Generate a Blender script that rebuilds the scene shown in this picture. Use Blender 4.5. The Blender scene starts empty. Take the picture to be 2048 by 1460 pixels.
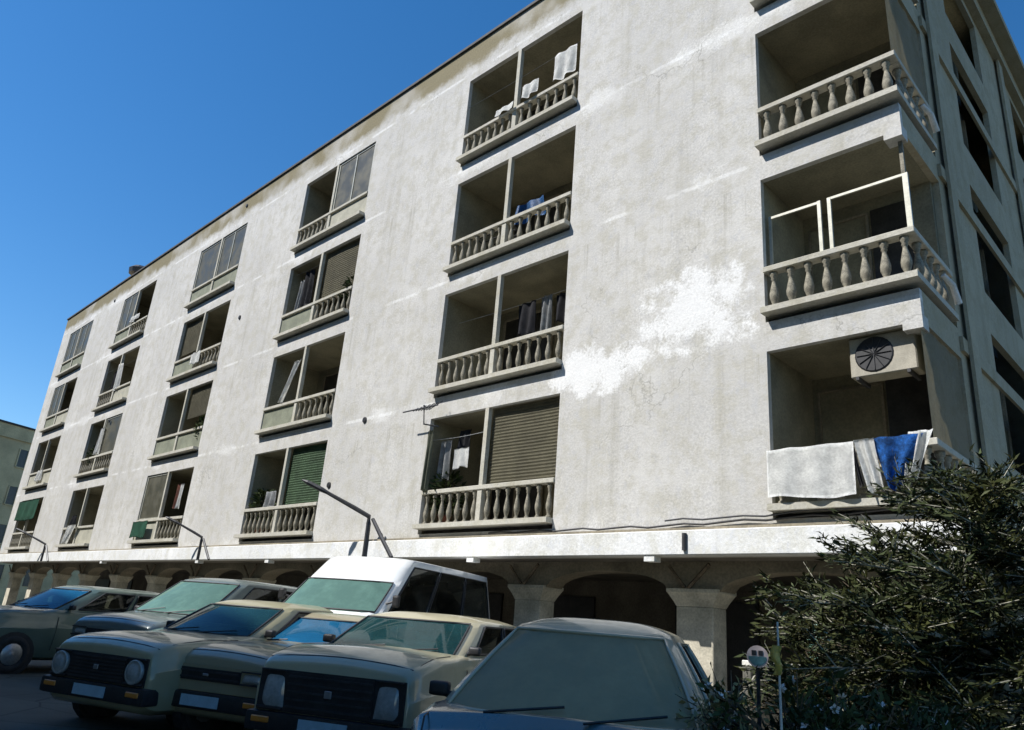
import bpy, bmesh, math, random
import numpy as np
from mathutils import Vector, Matrix, Quaternion

random.seed(7)
rng = np.random.default_rng(7)
scene = bpy.context.scene
COL = scene.collection
PI = math.pi

# ------------------------------------------------------------------ camera
cam = bpy.data.cameras.new('camera')
cam.sensor_width = 36.0
cam.lens = 36.0 * 1512.294 / 2048.0
cam.clip_start = 0.05
cam.clip_end = 3000
camo = bpy.data.objects.new('camera', cam)
COL.objects.link(camo)
RX = Vector((0.71760709, 0.69215743, 0.07718907))
RY = Vector((-0.17780931, 0.28924206, -0.94059709))
RZ = Vector((-0.67336759, 0.6612542, 0.33063419))
CAM = Vector((8.674, -9.794, 1.252))
M = Matrix.Identity(4)
for i in range(3):
    M[i][0] = RX[i]
    M[i][1] = -RY[i]
    M[i][2] = -RZ[i]
    M[i][3] = CAM[i]
camo.matrix_world = M
scene.camera = camo

# ------------------------------------------------------------------ light
SUN_EL, SUN_AZ = math.radians(50.5), math.radians(30)      # azimuth measured from -Y towards -X
S = Vector((-math.sin(SUN_AZ) * math.cos(SUN_EL), -math.cos(SUN_AZ) * math.cos(SUN_EL), math.sin(SUN_EL)))
world = bpy.data.worlds.new('World')
scene.world = world
world.use_nodes = True
wn = world.node_tree
for n in list(wn.nodes):
    wn.nodes.remove(n)
sky = wn.nodes.new('ShaderNodeTexSky')
sky.sky_type = 'NISHITA'
sky.sun_disc = False
sky.sun_elevation = SUN_EL
sky.sun_rotation = math.atan2(S.x, S.y)
sky.altitude = 200
sky.air_density = 1.0
sky.dust_density = 0.15
sky.ozone_density = 2.6
hsv = wn.nodes.new('ShaderNodeHueSaturation')
hsv.inputs['Saturation'].default_value = 1.32
bgn = wn.nodes.new('ShaderNodeBackground')
bgn.inputs['Strength'].default_value = 0.115
wo = wn.nodes.new('ShaderNodeOutputWorld')
wn.links.new(sky.outputs[0], hsv.inputs['Color'])
wn.links.new(hsv.outputs[0], bgn.inputs['Color'])
wn.links.new(bgn.outputs[0], wo.inputs['Surface'])

sun = bpy.data.lights.new('sun', 'SUN')
sun.energy = 4.9
sun.angle = math.radians(0.55)
sun.color = (1.0, 0.975, 0.94)
suno = bpy.data.objects.new('sun', sun)
suno.rotation_euler = (-S).to_track_quat('-Z', 'Y').to_euler()
COL.objects.link(suno)

scene.view_settings.view_transform = 'Standard'
scene.view_settings.look = 'None'
scene.view_settings.exposure = 0.5
scene.view_settings.gamma = 1.0
scene.view_settings.use_curve_mapping = False


# ------------------------------------------------------------------ materials
class NT:
    def __init__(self, name):
        self.m = bpy.data.materials.new(name)
        self.m.use_nodes = True
        self.t = self.m.node_tree
        for n in list(self.t.nodes):
            self.t.nodes.remove(n)
        self.out = self.n('ShaderNodeOutputMaterial')
        self.p = self.n('ShaderNodeBsdfPrincipled')
        self.l(self.p.outputs[0], self.out.inputs['Surface'])
        self.co = self.n('ShaderNodeTexCoord').outputs['Object']

    def n(self, typ, **kw):
        x = self.t.nodes.new(typ)
        for k, v in kw.items():
            setattr(x, k, v)
        return x

    def l(self, a, b):
        self.t.links.new(a, b)

    def noise(self, scale, detail=3, rough=0.55, co=None, stretch=None):
        t = self.n('ShaderNodeTexNoise')
        t.inputs['Scale'].default_value = scale
        t.inputs['Detail'].default_value = detail
        t.inputs['Roughness'].default_value = rough
        src = co or self.co
        if stretch:
            mp = self.n('ShaderNodeMapping')
            mp.inputs['Scale'].default_value = stretch
            self.l(src, mp.inputs['Vector'])
            src = mp.outputs[0]
        self.l(src, t.inputs['Vector'])
        return t.outputs['Fac']

    def ramp(self, fac, a, b, ca=0.0, cb=1.0):
        r = self.n('ShaderNodeMapRange')
        r.interpolation_type = 'SMOOTHSTEP'
        r.inputs['From Min'].default_value = a
        r.inputs['From Max'].default_value = b
        r.inputs['To Min'].default_value = ca
        r.inputs['To Max'].default_value = cb
        self.l(fac, r.inputs['Value'])
        return r.outputs[0]

    def math(self, op, a, b=None):
        x = self.n('ShaderNodeMath', operation=op)
        for i, v in enumerate((a, b)):
            if v is None:
                continue
            if isinstance(v, (int, float)):
                x.inputs[i].default_value = v
            else:
                self.l(v, x.inputs[i])
        return x.outputs[0]

    def mix(self, fac, a, b, mode='MIX'):
        x = self.n('ShaderNodeMix', data_type='RGBA', blend_type=mode)
        for sock, v in ((x.inputs[0], fac), (x.inputs[6], a), (x.inputs[7], b)):
            if isinstance(v, (int, float)):
                sock.default_value = v
            elif isinstance(v, tuple):
                sock.default_value = (v[0], v[1], v[2], 1)
            else:
                self.l(v, sock)
        return x.outputs[2]

    def bump(self, h, strength=0.3, dist=0.01):
        b = self.n('ShaderNodeBump')
        b.inputs['Strength'].default_value = strength
        b.inputs['Distance'].default_value = dist
        self.l(h, b.inputs['Height'])
        self.l(b.outputs[0], self.p.inputs['Normal'])


def mat(name, c, rough=0.6, var=0.18, scale=6.0, fine=60.0, metal=0.0, bump=0.0, spec=None, coat=0.0):
    k = NT(name)
    dark = tuple(max(0, v * (1 - var)) for v in c)
    lite = tuple(min(1, v * (1 + var)) for v in c)
    f = k.ramp(k.noise(scale, 4), 0.3, 0.7)
    col = k.mix(f, dark, lite)
    if fine:
        g = k.ramp(k.noise(fine, 2), 0.3, 0.7, 1 - var * 0.7, 1 + var * 0.5)
        col = k.mix(1.0, col, g, 'MULTIPLY')
    k.l(col, k.p.inputs['Base Color'])
    k.p.inputs['Roughness'].default_value = rough
    k.p.inputs['Metallic'].default_value = metal
    if spec is not None:
        k.p.inputs['Specular IOR Level'].default_value = spec
    if coat:
        k.p.inputs['Coat Weight'].default_value = coat
        k.p.inputs['Coat Roughness'].default_value = 0.08
    if bump:
        k.bump(k.noise(fine or 40, 3), bump, 0.01)
    return k.m


def plaster(name, base, patchy=True):
    k = NT(name)
    sep = k.n('ShaderNodeSeparateXYZ')
    k.l(k.co, sep.inputs[0])
    z = sep.outputs[2]
    big = k.ramp(k.noise(0.35, 5, 0.6), 0.35, 0.7)
    col = k.mix(big, tuple(v * 0.86 for v in base), base)
    # warm and cool mottling of old paint
    col = k.mix(k.math('MULTIPLY', k.ramp(k.noise(2.6, 6, 0.72), 0.44, 0.62), 0.75), col, (base[0] * 0.78, base[1] * 0.765, base[2] * 0.70))
    col = k.mix(k.math('MULTIPLY', k.ramp(k.noise(5.5, 5, 0.7, stretch=(1.0, 1.0, 0.8)), 0.52, 0.66), 0.5), col, (base[0] * 0.78, base[1] * 0.80, base[2] * 0.86))
    # weather streaks running down
    st = k.ramp(k.noise(1.0, 5, 0.65, stretch=(2.6, 2.6, 0.14)), 0.50, 0.80)
    col = k.mix(k.math('MULTIPLY', st, 0.45), col, (base[0] * 0.52, base[1] * 0.50, base[2] * 0.42))
    if patchy:
        fr = k.math('FRACT', k.math('DIVIDE', k.math('ADD', z, 0.45 + 2.9), 2.9))
        # rain streaks that start at each floor line
        rs = k.ramp(k.noise(1.0, 4, 0.7, stretch=(7.0, 7.0, 0.22)), 0.52, 0.72)
        rm = k.math('MULTIPLY', rs, k.ramp(fr, 0.55, 1.0))
        col = k.mix(k.math('MULTIPLY', rm, 0.5), col, (base[0] * 0.45, base[1] * 0.43, base[2] * 0.36))
        # newer, whiter render repairs along the floor lines and in blotches
        band = k.math('SUBTRACT', 1.0, k.ramp(k.math('ABSOLUTE', k.math('SUBTRACT', fr, 0.12)), 0.0, 0.16))
        nb = k.noise(0.75, 7, 0.72)
        rg = k.ramp(k.noise(0.20, 2), 0.42, 0.60)
        m1 = k.ramp(k.math('ADD', nb, k.math('MULTIPLY', k.math('MULTIPLY', band, rg), 0.22)), 0.62, 0.80)
        col = k.mix(k.math('MULTIPLY', m1, 0.45), col, (0.78, 0.775, 0.75))
        # the large repair beside the corner balconies
        for (bx, bz, rx_, rz_) in ((0.75, 5.65, 1.5, 0.75), (2.75, 6.35, 1.5, 1.1)):
            q1 = k.math('POWER', k.math('DIVIDE', k.math('SUBTRACT', sep.outputs[0], bx), rx_), 2.0)
            q2 = k.math('POWER', k.math('DIVIDE', k.math('SUBTRACT', z, bz), rz_), 2.0)
            fall = k.math('SUBTRACT', 1.0, k.math('MINIMUM', k.math('ADD', q1, q2), 1.0))
            m3 = k.ramp(k.math('ADD', k.math('MULTIPLY', fall, 0.34), k.noise(1.5, 7, 0.72)), 0.66, 0.80)
            col = k.mix(k.math('MULTIPLY', m3, 0.9), col, (0.75, 0.745, 0.725))
        ln = k.math('SUBTRACT', 1.0, k.ramp(k.math('ABSOLUTE', k.math('SUBTRACT', fr, 0.12)), 0.006, 0.02))
        m2 = k.math('MULTIPLY', k.math('MULTIPLY', ln, 0.4), k.ramp(k.noise(1.7, 3), 0.42, 0.6))
        col = k.mix(m2, col, (0.86, 0.86, 0.84))
        # hairline cracks
        wv = k.n('ShaderNodeVectorMath', operation='ADD')
        nz = k.n('ShaderNodeTexNoise')
        nz.inputs['Scale'].default_value = 2.2
        nz.inputs['Detail'].default_value = 4
        k.l(k.co, nz.inputs['Vector'])
        k.l(k.co, wv.inputs[0])
        k.l(nz.outputs['Color'], wv.inputs[1])
        vo = k.n('ShaderNodeTexVoronoi', feature='DISTANCE_TO_EDGE')
        vo.inputs['Scale'].default_value = 0.38
        k.l(wv.outputs[0], vo.inputs['Vector'])
        ck = k.math('SUBTRACT', 1.0, k.ramp(vo.outputs['Distance'], 0.001, 0.006))
        cm = k.math('MULTIPLY', ck, k.ramp(k.noise(0.5, 3), 0.5, 0.62))
        col = k.mix(k.math('MULTIPLY', cm, 0.55), col, (0.25, 0.24, 0.21))
        # dirt under the coping
        dz = k.ramp(k.math('ADD', z, k.math('MULTIPLY', k.noise(1.1, 5, 0.7), 0.9)), 14.95, 15.25)
        dn = k.ramp(k.noise(0.45, 3), 0.36, 0.52, 0.45, 1.0)
        col = k.mix(k.math('MULTIPLY', dz, dn), col, (0.22, 0.19, 0.115))
        # dirt above the canopy ledge
        dz2 = k.ramp(k.math('ADD', z, k.math('MULTIPLY', k.noise(2.0, 5, 0.7), 0.5)), 3.2, 2.95)
        col = k.mix(k.math('MULTIPLY', dz2, 0.4), col, (0.33, 0.30, 0.23))
    gm = k.ramp(k.noise(0.9, 3), 0.35, 0.65)
    g = k.ramp(k.noise(24, 3, 0.75), 0.28, 0.72, 0.80, 1.12)
    col = k.mix(k.math('ADD', k.math('MULTIPLY', gm, 0.6), 0.3), col, k.mix(1.0, col, g, 'MULTIPLY'))
    k.l(col, k.p.inputs['Base Color'])
    k.p.inputs['Roughness'].default_value = 0.9
    k.p.inputs['Specular IOR Level'].default_value = 0.2
    h = k.math('ADD', k.noise(26, 4, 0.7), k.math('MULTIPLY', k.noise(3, 4), 2.0))
    k.bump(h, 0.3, 0.02)
    return k.m


def asphalt(name, c):
    k = NT(name)
    f = k.ramp(k.noise(0.5, 6, 0.65), 0.35, 0.68)
    col = k.mix(f, tuple(v * 0.75 for v in c), tuple(v * 1.3 for v in c))
    cr = k.n('ShaderNodeTexVoronoi', feature='DISTANCE_TO_EDGE')
    cr.inputs['Scale'].default_value = 0.6
    k.l(k.co, cr.inputs['Vector'])
    ck = k.ramp(cr.outputs['Distance'], 0.004, 0.012)
    col = k.mix(ck, tuple(v * 0.4 for v in c), col)
    g = k.ramp(k.noise(90, 2), 0.3, 0.7, 0.6, 1.5)
    col = k.mix(1.0, col, g, 'MULTIPLY')
    k.l(col, k.p.inputs['Base Color'])
    k.p.inputs['Roughness'].default_value = 0.85
    k.bump(k.noise(120, 2), 0.5, 0.01)
    return k.m


def carpaint(name, c, rough=0.32, metal=0.0):
    k = NT(name)
    d = k.ramp(k.noise(3.0, 5, 0.65), 0.35, 0.75)
    col = k.mix(k.math('MULTIPLY', d, 0.35), c, (c[0] * 0.6 + 0.04, c[1] * 0.6 + 0.035, c[2] * 0.6 + 0.02))
    k.l(col, k.p.inputs['Base Color'])
    k.l(k.ramp(d, 0, 1, rough, rough + 0.22), k.p.inputs['Roughness'])
    k.p.inputs['Metallic'].default_value = metal
    k.p.inputs['Coat Weight'].default_value = 0.7
    k.p.inputs['Coat Roughness'].default_value = 0.06
    return k.m


def carglass(name, c, rough=0.12):
    k = NT(name)
    d = k.ramp(k.noise(2.0, 4, 0.6), 0.3, 0.75)
    col = k.mix(d, tuple(v * 0.8 for v in c), tuple(v * 1.2 for v in c))
    k.l(col, k.p.inputs['Base Color'])
    k.l(k.ramp(d, 0, 1, rough, rough * 1.6), k.p.inputs['Roughness'])
    k.p.inputs['IOR'].default_value = 1.5
    return k.m


def clearglass(name, tint, refl=1.6, rough=0.02, dust_sky_tint=(0.22, 0.22, 0.18), d0=0.02, d1=0.16):
    """car glass one can look through: tinted, with a mirror-like sheen that grows at grazing angles"""
    k = NT(name)
    k.t.nodes.remove(k.p)
    tr = k.n('ShaderNodeBsdfTransparent')
    tr.inputs['Color'].default_value = (*tint, 1)
    gl = k.n('ShaderNodeBsdfGlossy')
    gl.inputs['Roughness'].default_value = rough
    gl.inputs['Color'].default_value = (0.85, 0.9, 0.9, 1)
    fr = k.n('ShaderNodeFresnel')
    fr.inputs['IOR'].default_value = refl
    du = k.n('ShaderNodeBsdfDiffuse')
    du.inputs['Color'].default_value = (*dust_sky_tint, 1)
    m1 = k.n('ShaderNodeMixShader')
    k.l(fr.outputs[0], m1.inputs[0])
    k.l(tr.outputs[0], m1.inputs[1])
    k.l(gl.outputs[0], m1.inputs[2])
    m2 = k.n('ShaderNodeMixShader')
    k.l(k.ramp(k.noise(3.0, 6, 0.7), 0.40, 0.75, d0, d1), m2.inputs[0])
    k.l(m1.outputs[0], m2.inputs[1])
    k.l(du.outputs[0], m2.inputs[2])
    k.l(m2.outputs[0], k.out.inputs['Surface'])
    return k.m


def leafmat(name, c, var=0.5, spec=0.35, rough=0.45):
    k = NT(name)
    geo = k.n('ShaderNodeNewGeometry')
    r = geo.outputs['Random Per Island']
    col = k.mix(r, tuple(v * (1 - var) for v in c), tuple(v * (1 + var) for v in c))
    t = k.ramp(k.noise(3.0, 2), 0.4, 0.65)
    col = k.mix(k.math('MULTIPLY', t, 0.5), col, (c[0] * 1.5, c[1] * 1.1, c[2] * 0.6))
    k.l(col, k.p.inputs['Base Color'])
    k.p.inputs['Roughness'].default_value = rough
    k.p.inputs['Specular IOR Level'].default_value = spec
    return k.m


MT = dict(
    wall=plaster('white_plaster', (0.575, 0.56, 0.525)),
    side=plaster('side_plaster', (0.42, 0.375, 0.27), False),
    trim=plaster('trim_plaster', (0.78, 0.78, 0.76), False),
    rail=plaster('rail_plaster', (0.52, 0.495, 0.42), False),
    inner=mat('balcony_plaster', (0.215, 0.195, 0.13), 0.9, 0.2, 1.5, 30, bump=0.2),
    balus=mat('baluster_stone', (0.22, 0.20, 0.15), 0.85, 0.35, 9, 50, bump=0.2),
    coping=mat('dark_coping', (0.055, 0.05, 0.045), 0.8, 0.3),
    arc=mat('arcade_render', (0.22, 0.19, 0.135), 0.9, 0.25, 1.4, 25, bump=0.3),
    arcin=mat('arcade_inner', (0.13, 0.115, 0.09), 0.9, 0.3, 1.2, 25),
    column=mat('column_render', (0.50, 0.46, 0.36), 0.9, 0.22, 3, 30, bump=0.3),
    steel=mat('dark_steel', (0.028, 0.028, 0.03), 0.5, 0.3, 9, 40),
    alu=mat('aluminium', (0.42, 0.41, 0.34), 0.45, 0.12, 8, 40, metal=0.2),
    door=mat('dark_door', (0.035, 0.033, 0.03), 0.35, 0.3, 4, 30),
    pane=carglass('window_glass', (0.075, 0.07, 0.045), 0.4),
    blind=mat('olive_blind', (0.165, 0.15, 0.095), 0.85, 0.14, 3, 45),
    greyblind=mat('grey_blind', (0.33, 0.32, 0.27), 0.9, 0.15, 2, 40),
    green=mat('green_blind', (0.07, 0.125, 0.06), 0.8, 0.2, 3, 40),
    greencloth=mat('green_awning', (0.02, 0.10, 0.055), 0.85, 0.25, 3, 40),
    panel=mat('pale_panel', (0.36, 0.345, 0.27), 0.8, 0.15, 3, 40),
    greenpanel=mat('green_grey_panel', (0.19, 0.20, 0.14), 0.8, 0.18, 3, 40),
    white=mat('white_cloth', (0.74, 0.74, 0.71), 0.95, 0.12, 5, 30, bump=0.6),
    blue=mat('blue_cloth', (0.016, 0.11, 0.36), 0.95, 0.5, 7, 30, bump=0.6),
    bluetarp=mat('blue_tarp', (0.02, 0.10, 0.26), 0.6, 0.3, 5, 60),
    darkcloth=mat('dark_cloth', (0.03, 0.03, 0.035), 0.9, 0.4, 6, 60),
    redcloth=mat('red_brown_cloth', (0.16, 0.06, 0.04), 0.9, 0.3, 6, 60),
    greycloth=mat('grey_cloth', (0.35, 0.36, 0.36), 0.9, 0.2, 6, 60),
    ac=mat('ac_casing', (0.34, 0.31, 0.24), 0.55, 0.15, 5, 50),
    black=mat('black_plastic', (0.018, 0.018, 0.019), 0.55, 0.3, 8, 40),
    rubber=mat('tyre_rubber', (0.02, 0.02, 0.02), 0.85, 0.3, 8, 40),
    rim=mat('wheel_rim', (0.35, 0.35, 0.35), 0.4, 0.15, 8, 40, metal=0.7),
    lamp=mat('headlight_glass', (0.30, 0.31, 0.30), 0.12, 0.12, 12, 40, coat=0.5),
    amber=mat('amber_lens', (0.55, 0.2, 0.03), 0.3, 0.1),
    plate=mat('plate_blue_white', (0.30, 0.44, 0.52), 0.5, 0.08, 12, 60),
    bark=mat('pale_bark', (0.30, 0.29, 0.23), 0.9, 0.3, 9, 40, bump=0.5),
    twig=mat('brown_twig', (0.13, 0.10, 0.065), 0.9, 0.35, 9, 40),
    leaf=leafmat('dark_leaf', (0.034, 0.044, 0.017), 0.75, 0.15, 0.6),
    leaf2=leafmat('shrub_leaf', (0.036, 0.055, 0.02), 0.7, 0.15, 0.6),
    dryleaf=leafmat('dry_leaf', (0.26, 0.24, 0.11), 0.35),
    petal=mat('white_petal', (0.78, 0.76, 0.72), 0.7, 0.1),
    tan=mat('tan_block', (0.66, 0.51, 0.28), 0.9, 0.2, 0.6, 20, bump=0.2),
    tanwin=mat('far_window', (0.045, 0.045, 0.045), 0.3, 0.2),
    shade_block=mat('shade_block_render', (0.26, 0.245, 0.20), 0.9, 0.2, 0.5, 20),
    ground=asphalt('asphalt', (0.052, 0.058, 0.048)),
    pave=asphalt('pavement', (0.17, 0.16, 0.135)),
    kerb=mat('kerb_stone', (0.30, 0.29, 0.26), 0.85, 0.2, 3, 30, bump=0.3),
    paint=mat('road_paint', (0.60, 0.60, 0.56), 0.7, 0.3, 4, 30),
    gwall=mat('garden_wall', (0.10, 0.095, 0.075), 0.9, 0.3, 3, 30, bump=0.4),
    gcap=mat('wall_coping', (0.58, 0.56, 0.50), 0.8, 0.2, 5, 40),
    teal=mat('teal_glaze', (0.13, 0.26, 0.20), 0.3, 0.25, 6, 40, coat=0.3),
    yellow=mat('yellow_plastic', (0.60, 0.52, 0.16), 0.5, 0.2, 8, 40),
    signwhite=mat('sign_white', (0.62, 0.50, 0.46), 0.5, 0.15, 8, 40),
    seat=mat('seat_cloth', (0.06, 0.055, 0.05), 0.9, 0.3, 8, 60),
    cockpit=mat('cockpit_plastic', (0.022, 0.022, 0.021), 0.7, 0.3, 8, 60),
    shade=mat('folded_sunshade', (0.50, 0.45, 0.33), 0.7, 0.12, 4, 40),
    signteal=mat('sign_teal', (0.16, 0.36, 0.38), 0.5, 0.2, 8, 40),
    soil=mat('dark_soil', (0.045, 0.038, 0.028), 0.95, 0.4, 8, 60),
)
PAINT = dict(
    cream=carpaint('cream_paint', (0.40, 0.36, 0.23)),
    silver=carpaint('silver_grey_paint', (0.44, 0.39, 0.26), 0.4, 0.05),
    beige=carpaint('beige_paint', (0.30, 0.275, 0.165)),
    greyblue=carpaint('grey_blue_paint', (0.135, 0.17, 0.16), 0.3, 0.2),
    green=carpaint('grey_green_paint', (0.085, 0.125, 0.10), 0.3, 0.2),
    white=carpaint('van_white_paint', (0.78, 0.78, 0.75)),
    sand=carpaint('sand_paint', (0.27, 0.235, 0.145)),
    teal=carpaint('teal_paint', (0.05, 0.105, 0.115), 0.25, 0.2),
)
GLASS = dict(
    blue=clearglass('blue_glass', (0.12, 0.42, 0.62), 1.9, 0.02, (0.02, 0.17, 0.34), 0.35, 0.5),  # blue diffuse film paints the sky's reflection into the glass
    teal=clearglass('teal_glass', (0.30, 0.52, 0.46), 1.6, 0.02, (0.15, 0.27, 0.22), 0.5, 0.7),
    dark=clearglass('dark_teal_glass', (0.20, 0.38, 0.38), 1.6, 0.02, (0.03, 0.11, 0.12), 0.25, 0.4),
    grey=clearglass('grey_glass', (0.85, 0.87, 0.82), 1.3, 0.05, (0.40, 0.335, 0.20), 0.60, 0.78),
    smoke=clearglass('smoke_glass', (0.25, 0.27, 0.25), 1.5),
)


# ------------------------------------------------------------------ object helpers
def link(name, me, m=None, parent=None, smooth=False):
    o = bpy.data.objects.new(name, me)
    COL.objects.link(o)
    if m is not None and not me.materials:
        me.materials.append(m)
    if parent is not None:
        o.parent = parent
    if smooth:
        me.polygons.foreach_set('use_smooth', [True] * len(me.polygons))
    return o


def obj(name, bm, m, parent=None, smooth=False):
    me = bpy.data.meshes.new(name)
    bmesh.ops.recalc_face_normals(bm, faces=bm.faces)
    bm.to_mesh(me)
    bm.free()
    return link(name, me, m, parent, smooth)


def empty(name, loc=(0, 0, 0), rz=0.0, parent=None):
    o = bpy.data.objects.new(name, None)
    o.empty_display_size = 0.2
    o.location = loc
    o.rotation_euler = (0, 0, rz)
    COL.objects.link(o)
    if parent is not None:
        o.parent = parent
    return o


def tag(o, label=None, cat=None, group=None, kind=None):
    for k, v in (('label', label), ('category', cat), ('group', group), ('kind', kind)):
        if v:
            o[k] = v
    return o


def box(bm, x0, x1, y0, y1, z0, z1):
    v = [bm.verts.new(p) for p in ((x0, y0, z0), (x1, y0, z0), (x1, y1, z0), (x0, y1, z0),
                                   (x0, y0, z1), (x1, y0, z1), (x1, y1, z1), (x0, y1, z1))]
    fs = []
    for f in ((0, 3, 2, 1), (4, 5, 6, 7), (0, 1, 5, 4), (1, 2, 6, 5), (2, 3, 7, 6), (3, 0, 4, 7)):
        fs.append(bm.faces.new([v[i] for i in f]))
    return v


def bevel_all(bm, w=0.01, seg=1):
    bmesh.ops.bevel(bm, geom=list(bm.edges), offset=w, segments=seg, affect='EDGES', profile=0.6)


def bxo(name, m, b, parent=None, bev=0.0):
    bm = bmesh.new()
    box(bm, *b)
    if bev:
        bevel_all(bm, bev)
    return obj(name, bm, m, parent)


def tube(bm, pts, r, seg=7):
    pts = [Vector(p) for p in pts]
    rs = r if isinstance(r, (list, tuple)) else [r] * len(pts)
    rings = []
    for i, p in enumerate(pts):
        d = (pts[min(i + 1, len(pts) - 1)] - pts[max(i - 1, 0)]).normalized()
        a = d.orthogonal().normalized() if abs(d.z) > 0.95 else d.cross(Vector((0, 0, 1))).normalized()
        b = d.cross(a)
        rings.append([bm.verts.new(p + (a * math.cos(2 * PI * k / seg) + b * math.sin(2 * PI * k / seg)) * rs[i]) for k in range(seg)])
    for i in range(len(rings) - 1):
        for k in range(seg):
            bm.faces.new((rings[i][k], rings[i][(k + 1) % seg], rings[i + 1][(k + 1) % seg], rings[i + 1][k]))
    bm.faces.new(rings[0][::-1])
    bm.faces.new(rings[-1])


def lathe(bm, prof, seg=12, c=(0, 0, 0), axis='z'):
    rings = []
    for r, h in prof:
        ring = []
        for k in range(seg):
            a = 2 * PI * k / seg
            p = (r * math.cos(a), r * math.sin(a), h)
            if axis == 'y':
                p = (p[0], p[2], p[1])
            ring.append(bm.verts.new((p[0] + c[0], p[1] + c[1], p[2] + c[2])))
        rings.append(ring)
    for i in range(len(rings) - 1):
        for k in range(seg):
            bm.faces.new((rings[i][k], rings[i][(k + 1) % seg], rings[i + 1][(k + 1) % seg], rings[i + 1][k]))
    bm.faces.new(rings[0][::-1])
    bm.faces.new(rings[-1])


def grid(bm, fn, nu, nv):
    vs = [[bm.verts.new(fn(i / nu, j / nv)) for j in range(nv + 1)] for i in range(nu + 1)]
    for i in range(nu):
        for j in range(nv):
            bm.faces.new((vs[i][j], vs[i + 1][j], vs[i + 1][j + 1], vs[i][j + 1]))
    return vs


def px(u, v, D):
    """a point at depth D along the view through one pixel of the 2048 px photograph"""
    return CAM + (RX * ((u - 1024) / 1512.294) + RY * ((v - 730) / 1512.294) + RZ) * D


def wall_grid(us, vs, holes, P, th):
    """a wall with openings: front, back and reveals; P(u, v, depth) -> xyz"""
    bm = bmesh.new()
    cache = {}

    def V(i, j, d):
        k = (i, j, d)
        if k not in cache:
            cache[k] = bm.verts.new(P(us[i], vs[j], th if d else 0.0))
        return cache[k]
    nu, nv = len(us) - 1, len(vs) - 1

    def solid(i, j):
        return 0 <= i < nu and 0 <= j < nv and (i, j) not in holes
    for i in range(nu):
        for j in range(nv):
            if not solid(i, j):
                continue
            bm.faces.new((V(i, j, 0), V(i + 1, j, 0), V(i + 1, j + 1, 0), V(i, j + 1, 0)))
            bm.faces.new((V(i, j, 1), V(i, j + 1, 1), V(i + 1, j + 1, 1), V(i + 1, j, 1)))
            if not solid(i - 1, j):
                bm.faces.new((V(i, j, 0), V(i, j + 1, 0), V(i, j + 1, 1), V(i, j, 1)))
            if not solid(i + 1, j):
                bm.faces.new((V(i + 1, j, 0), V(i + 1, j, 1), V(i + 1, j + 1, 1), V(i + 1, j + 1, 0)))
            if not solid(i, j - 1):
                bm.faces.new((V(i, j, 0), V(i, j, 1), V(i + 1, j, 1), V(i + 1, j, 0)))
            if not solid(i, j + 1):
                bm.faces.new((V(i, j + 1, 0), V(i + 1, j + 1, 0), V(i + 1, j + 1, 1), V(i, j + 1, 1)))
    return bm


# ------------------------------------------------------------------ ground
bm = bmesh.new()
box(bm, -900, 900, -900, 900, -1.0, 0.0)
g = tag(obj('ground', bm, MT['ground']), kind='structure')
bm = bmesh.new()
box(bm, -40, 12, -1.2, 4.35, 0.004, 0.12)
tag(obj('pavement', bm, MT['pave']), kind='structure')
for i in range(26):
    o = bxo('kerb', MT['kerb'], (-40 + 2 * i, -38.01 + 2 * i, -1.42, -1.2, 0.004, 0.13), None, 0.015)
    tag(o, kind='structure')

# ------------------------------------------------------------------ the apartment building
X = [-34.576, -31.056, -26.922, -23.235, -18.968, -15.222, -11.273, -7.59, -3.623, 0.0, 3.954, 6.05]
ZT = [5.364, 8.268, 11.168, 14.176]
ZB = [2.941, 5.822, 8.712, 11.641]
ROOF, LEDGE = 15.30, 2.452
XL, XR, YB = -36.0, 6.05, 13.6
TH = 0.10
bld = tag(empty('apartment_building'), 'long white four storey apartment block with balconies over an arcade', 'apartment building')

us = [XL] + X
vs = [LEDGE]
for l in range(4):
    vs += [ZB[l], ZT[l]]
vs += [ROOF]
holes = set()
for c in range(6):
    for l in range(4):
        holes.add((1 + 2 * c, 1 + 2 * l))
bm = wall_grid(us, vs, holes, lambda u, v, d: (u, d, v), TH)
obj('facade_wall', bm, MT['wall'], bld)

# side wall, in shade: corner balcony openings and stair windows half a storey higher
ys = [TH, 1.65, 3.7, 6.35, 9.4, 11.2, YB]
zz = [0.0, LEDGE + 0.2]
SW = [(4.25, 6.45), (7.2, 9.3), (10.15, 12.45), (13.15, 14.75)]
lev = sorted(set([0.0] + ZB + ZT + [z for p in SW for z in p] + [ROOF]))
sh = set()
for j in range(len(lev) - 1):
    mid = 0.5 * (lev[j] + lev[j + 1])
    for l in range(4):
        if ZB[l] < mid < ZT[l]:
            sh.add((0, j))
    for a, b in SW:
        if a < mid < b:
            sh.add((2, j))
            sh.add((4, j))
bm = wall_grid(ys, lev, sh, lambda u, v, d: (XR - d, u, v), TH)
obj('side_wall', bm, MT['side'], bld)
# stair windows
for a, b in SW:
    for (y0, y1) in ((3.7, 6.35), (9.4, 11.2)):
        bm = bmesh.new()
        box(bm, XR - 0.55, XR - 0.50, y0 - 0.2, y1 + 0.2, a - 0.2, b + 0.2)
        w = obj('stair_window', bm, MT['arcin'], bld)
        bm = bmesh.new()
        n = 3
        for q in range(n + 1):
            yy = y0 + (y1 - y0) * q / n
            box(bm, XR - 0.50, XR - 0.44, yy - 0.03, yy + 0.03, a, b)
        obj('frame', bm, MT['arc'], w)
        bm = bmesh.new()
        box(bm, XR - 0.48, XR - 0.46, y0, y1, a, a + (b - a) * 0.55)
        obj('pane', bm, MT['pane'], w)
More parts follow.
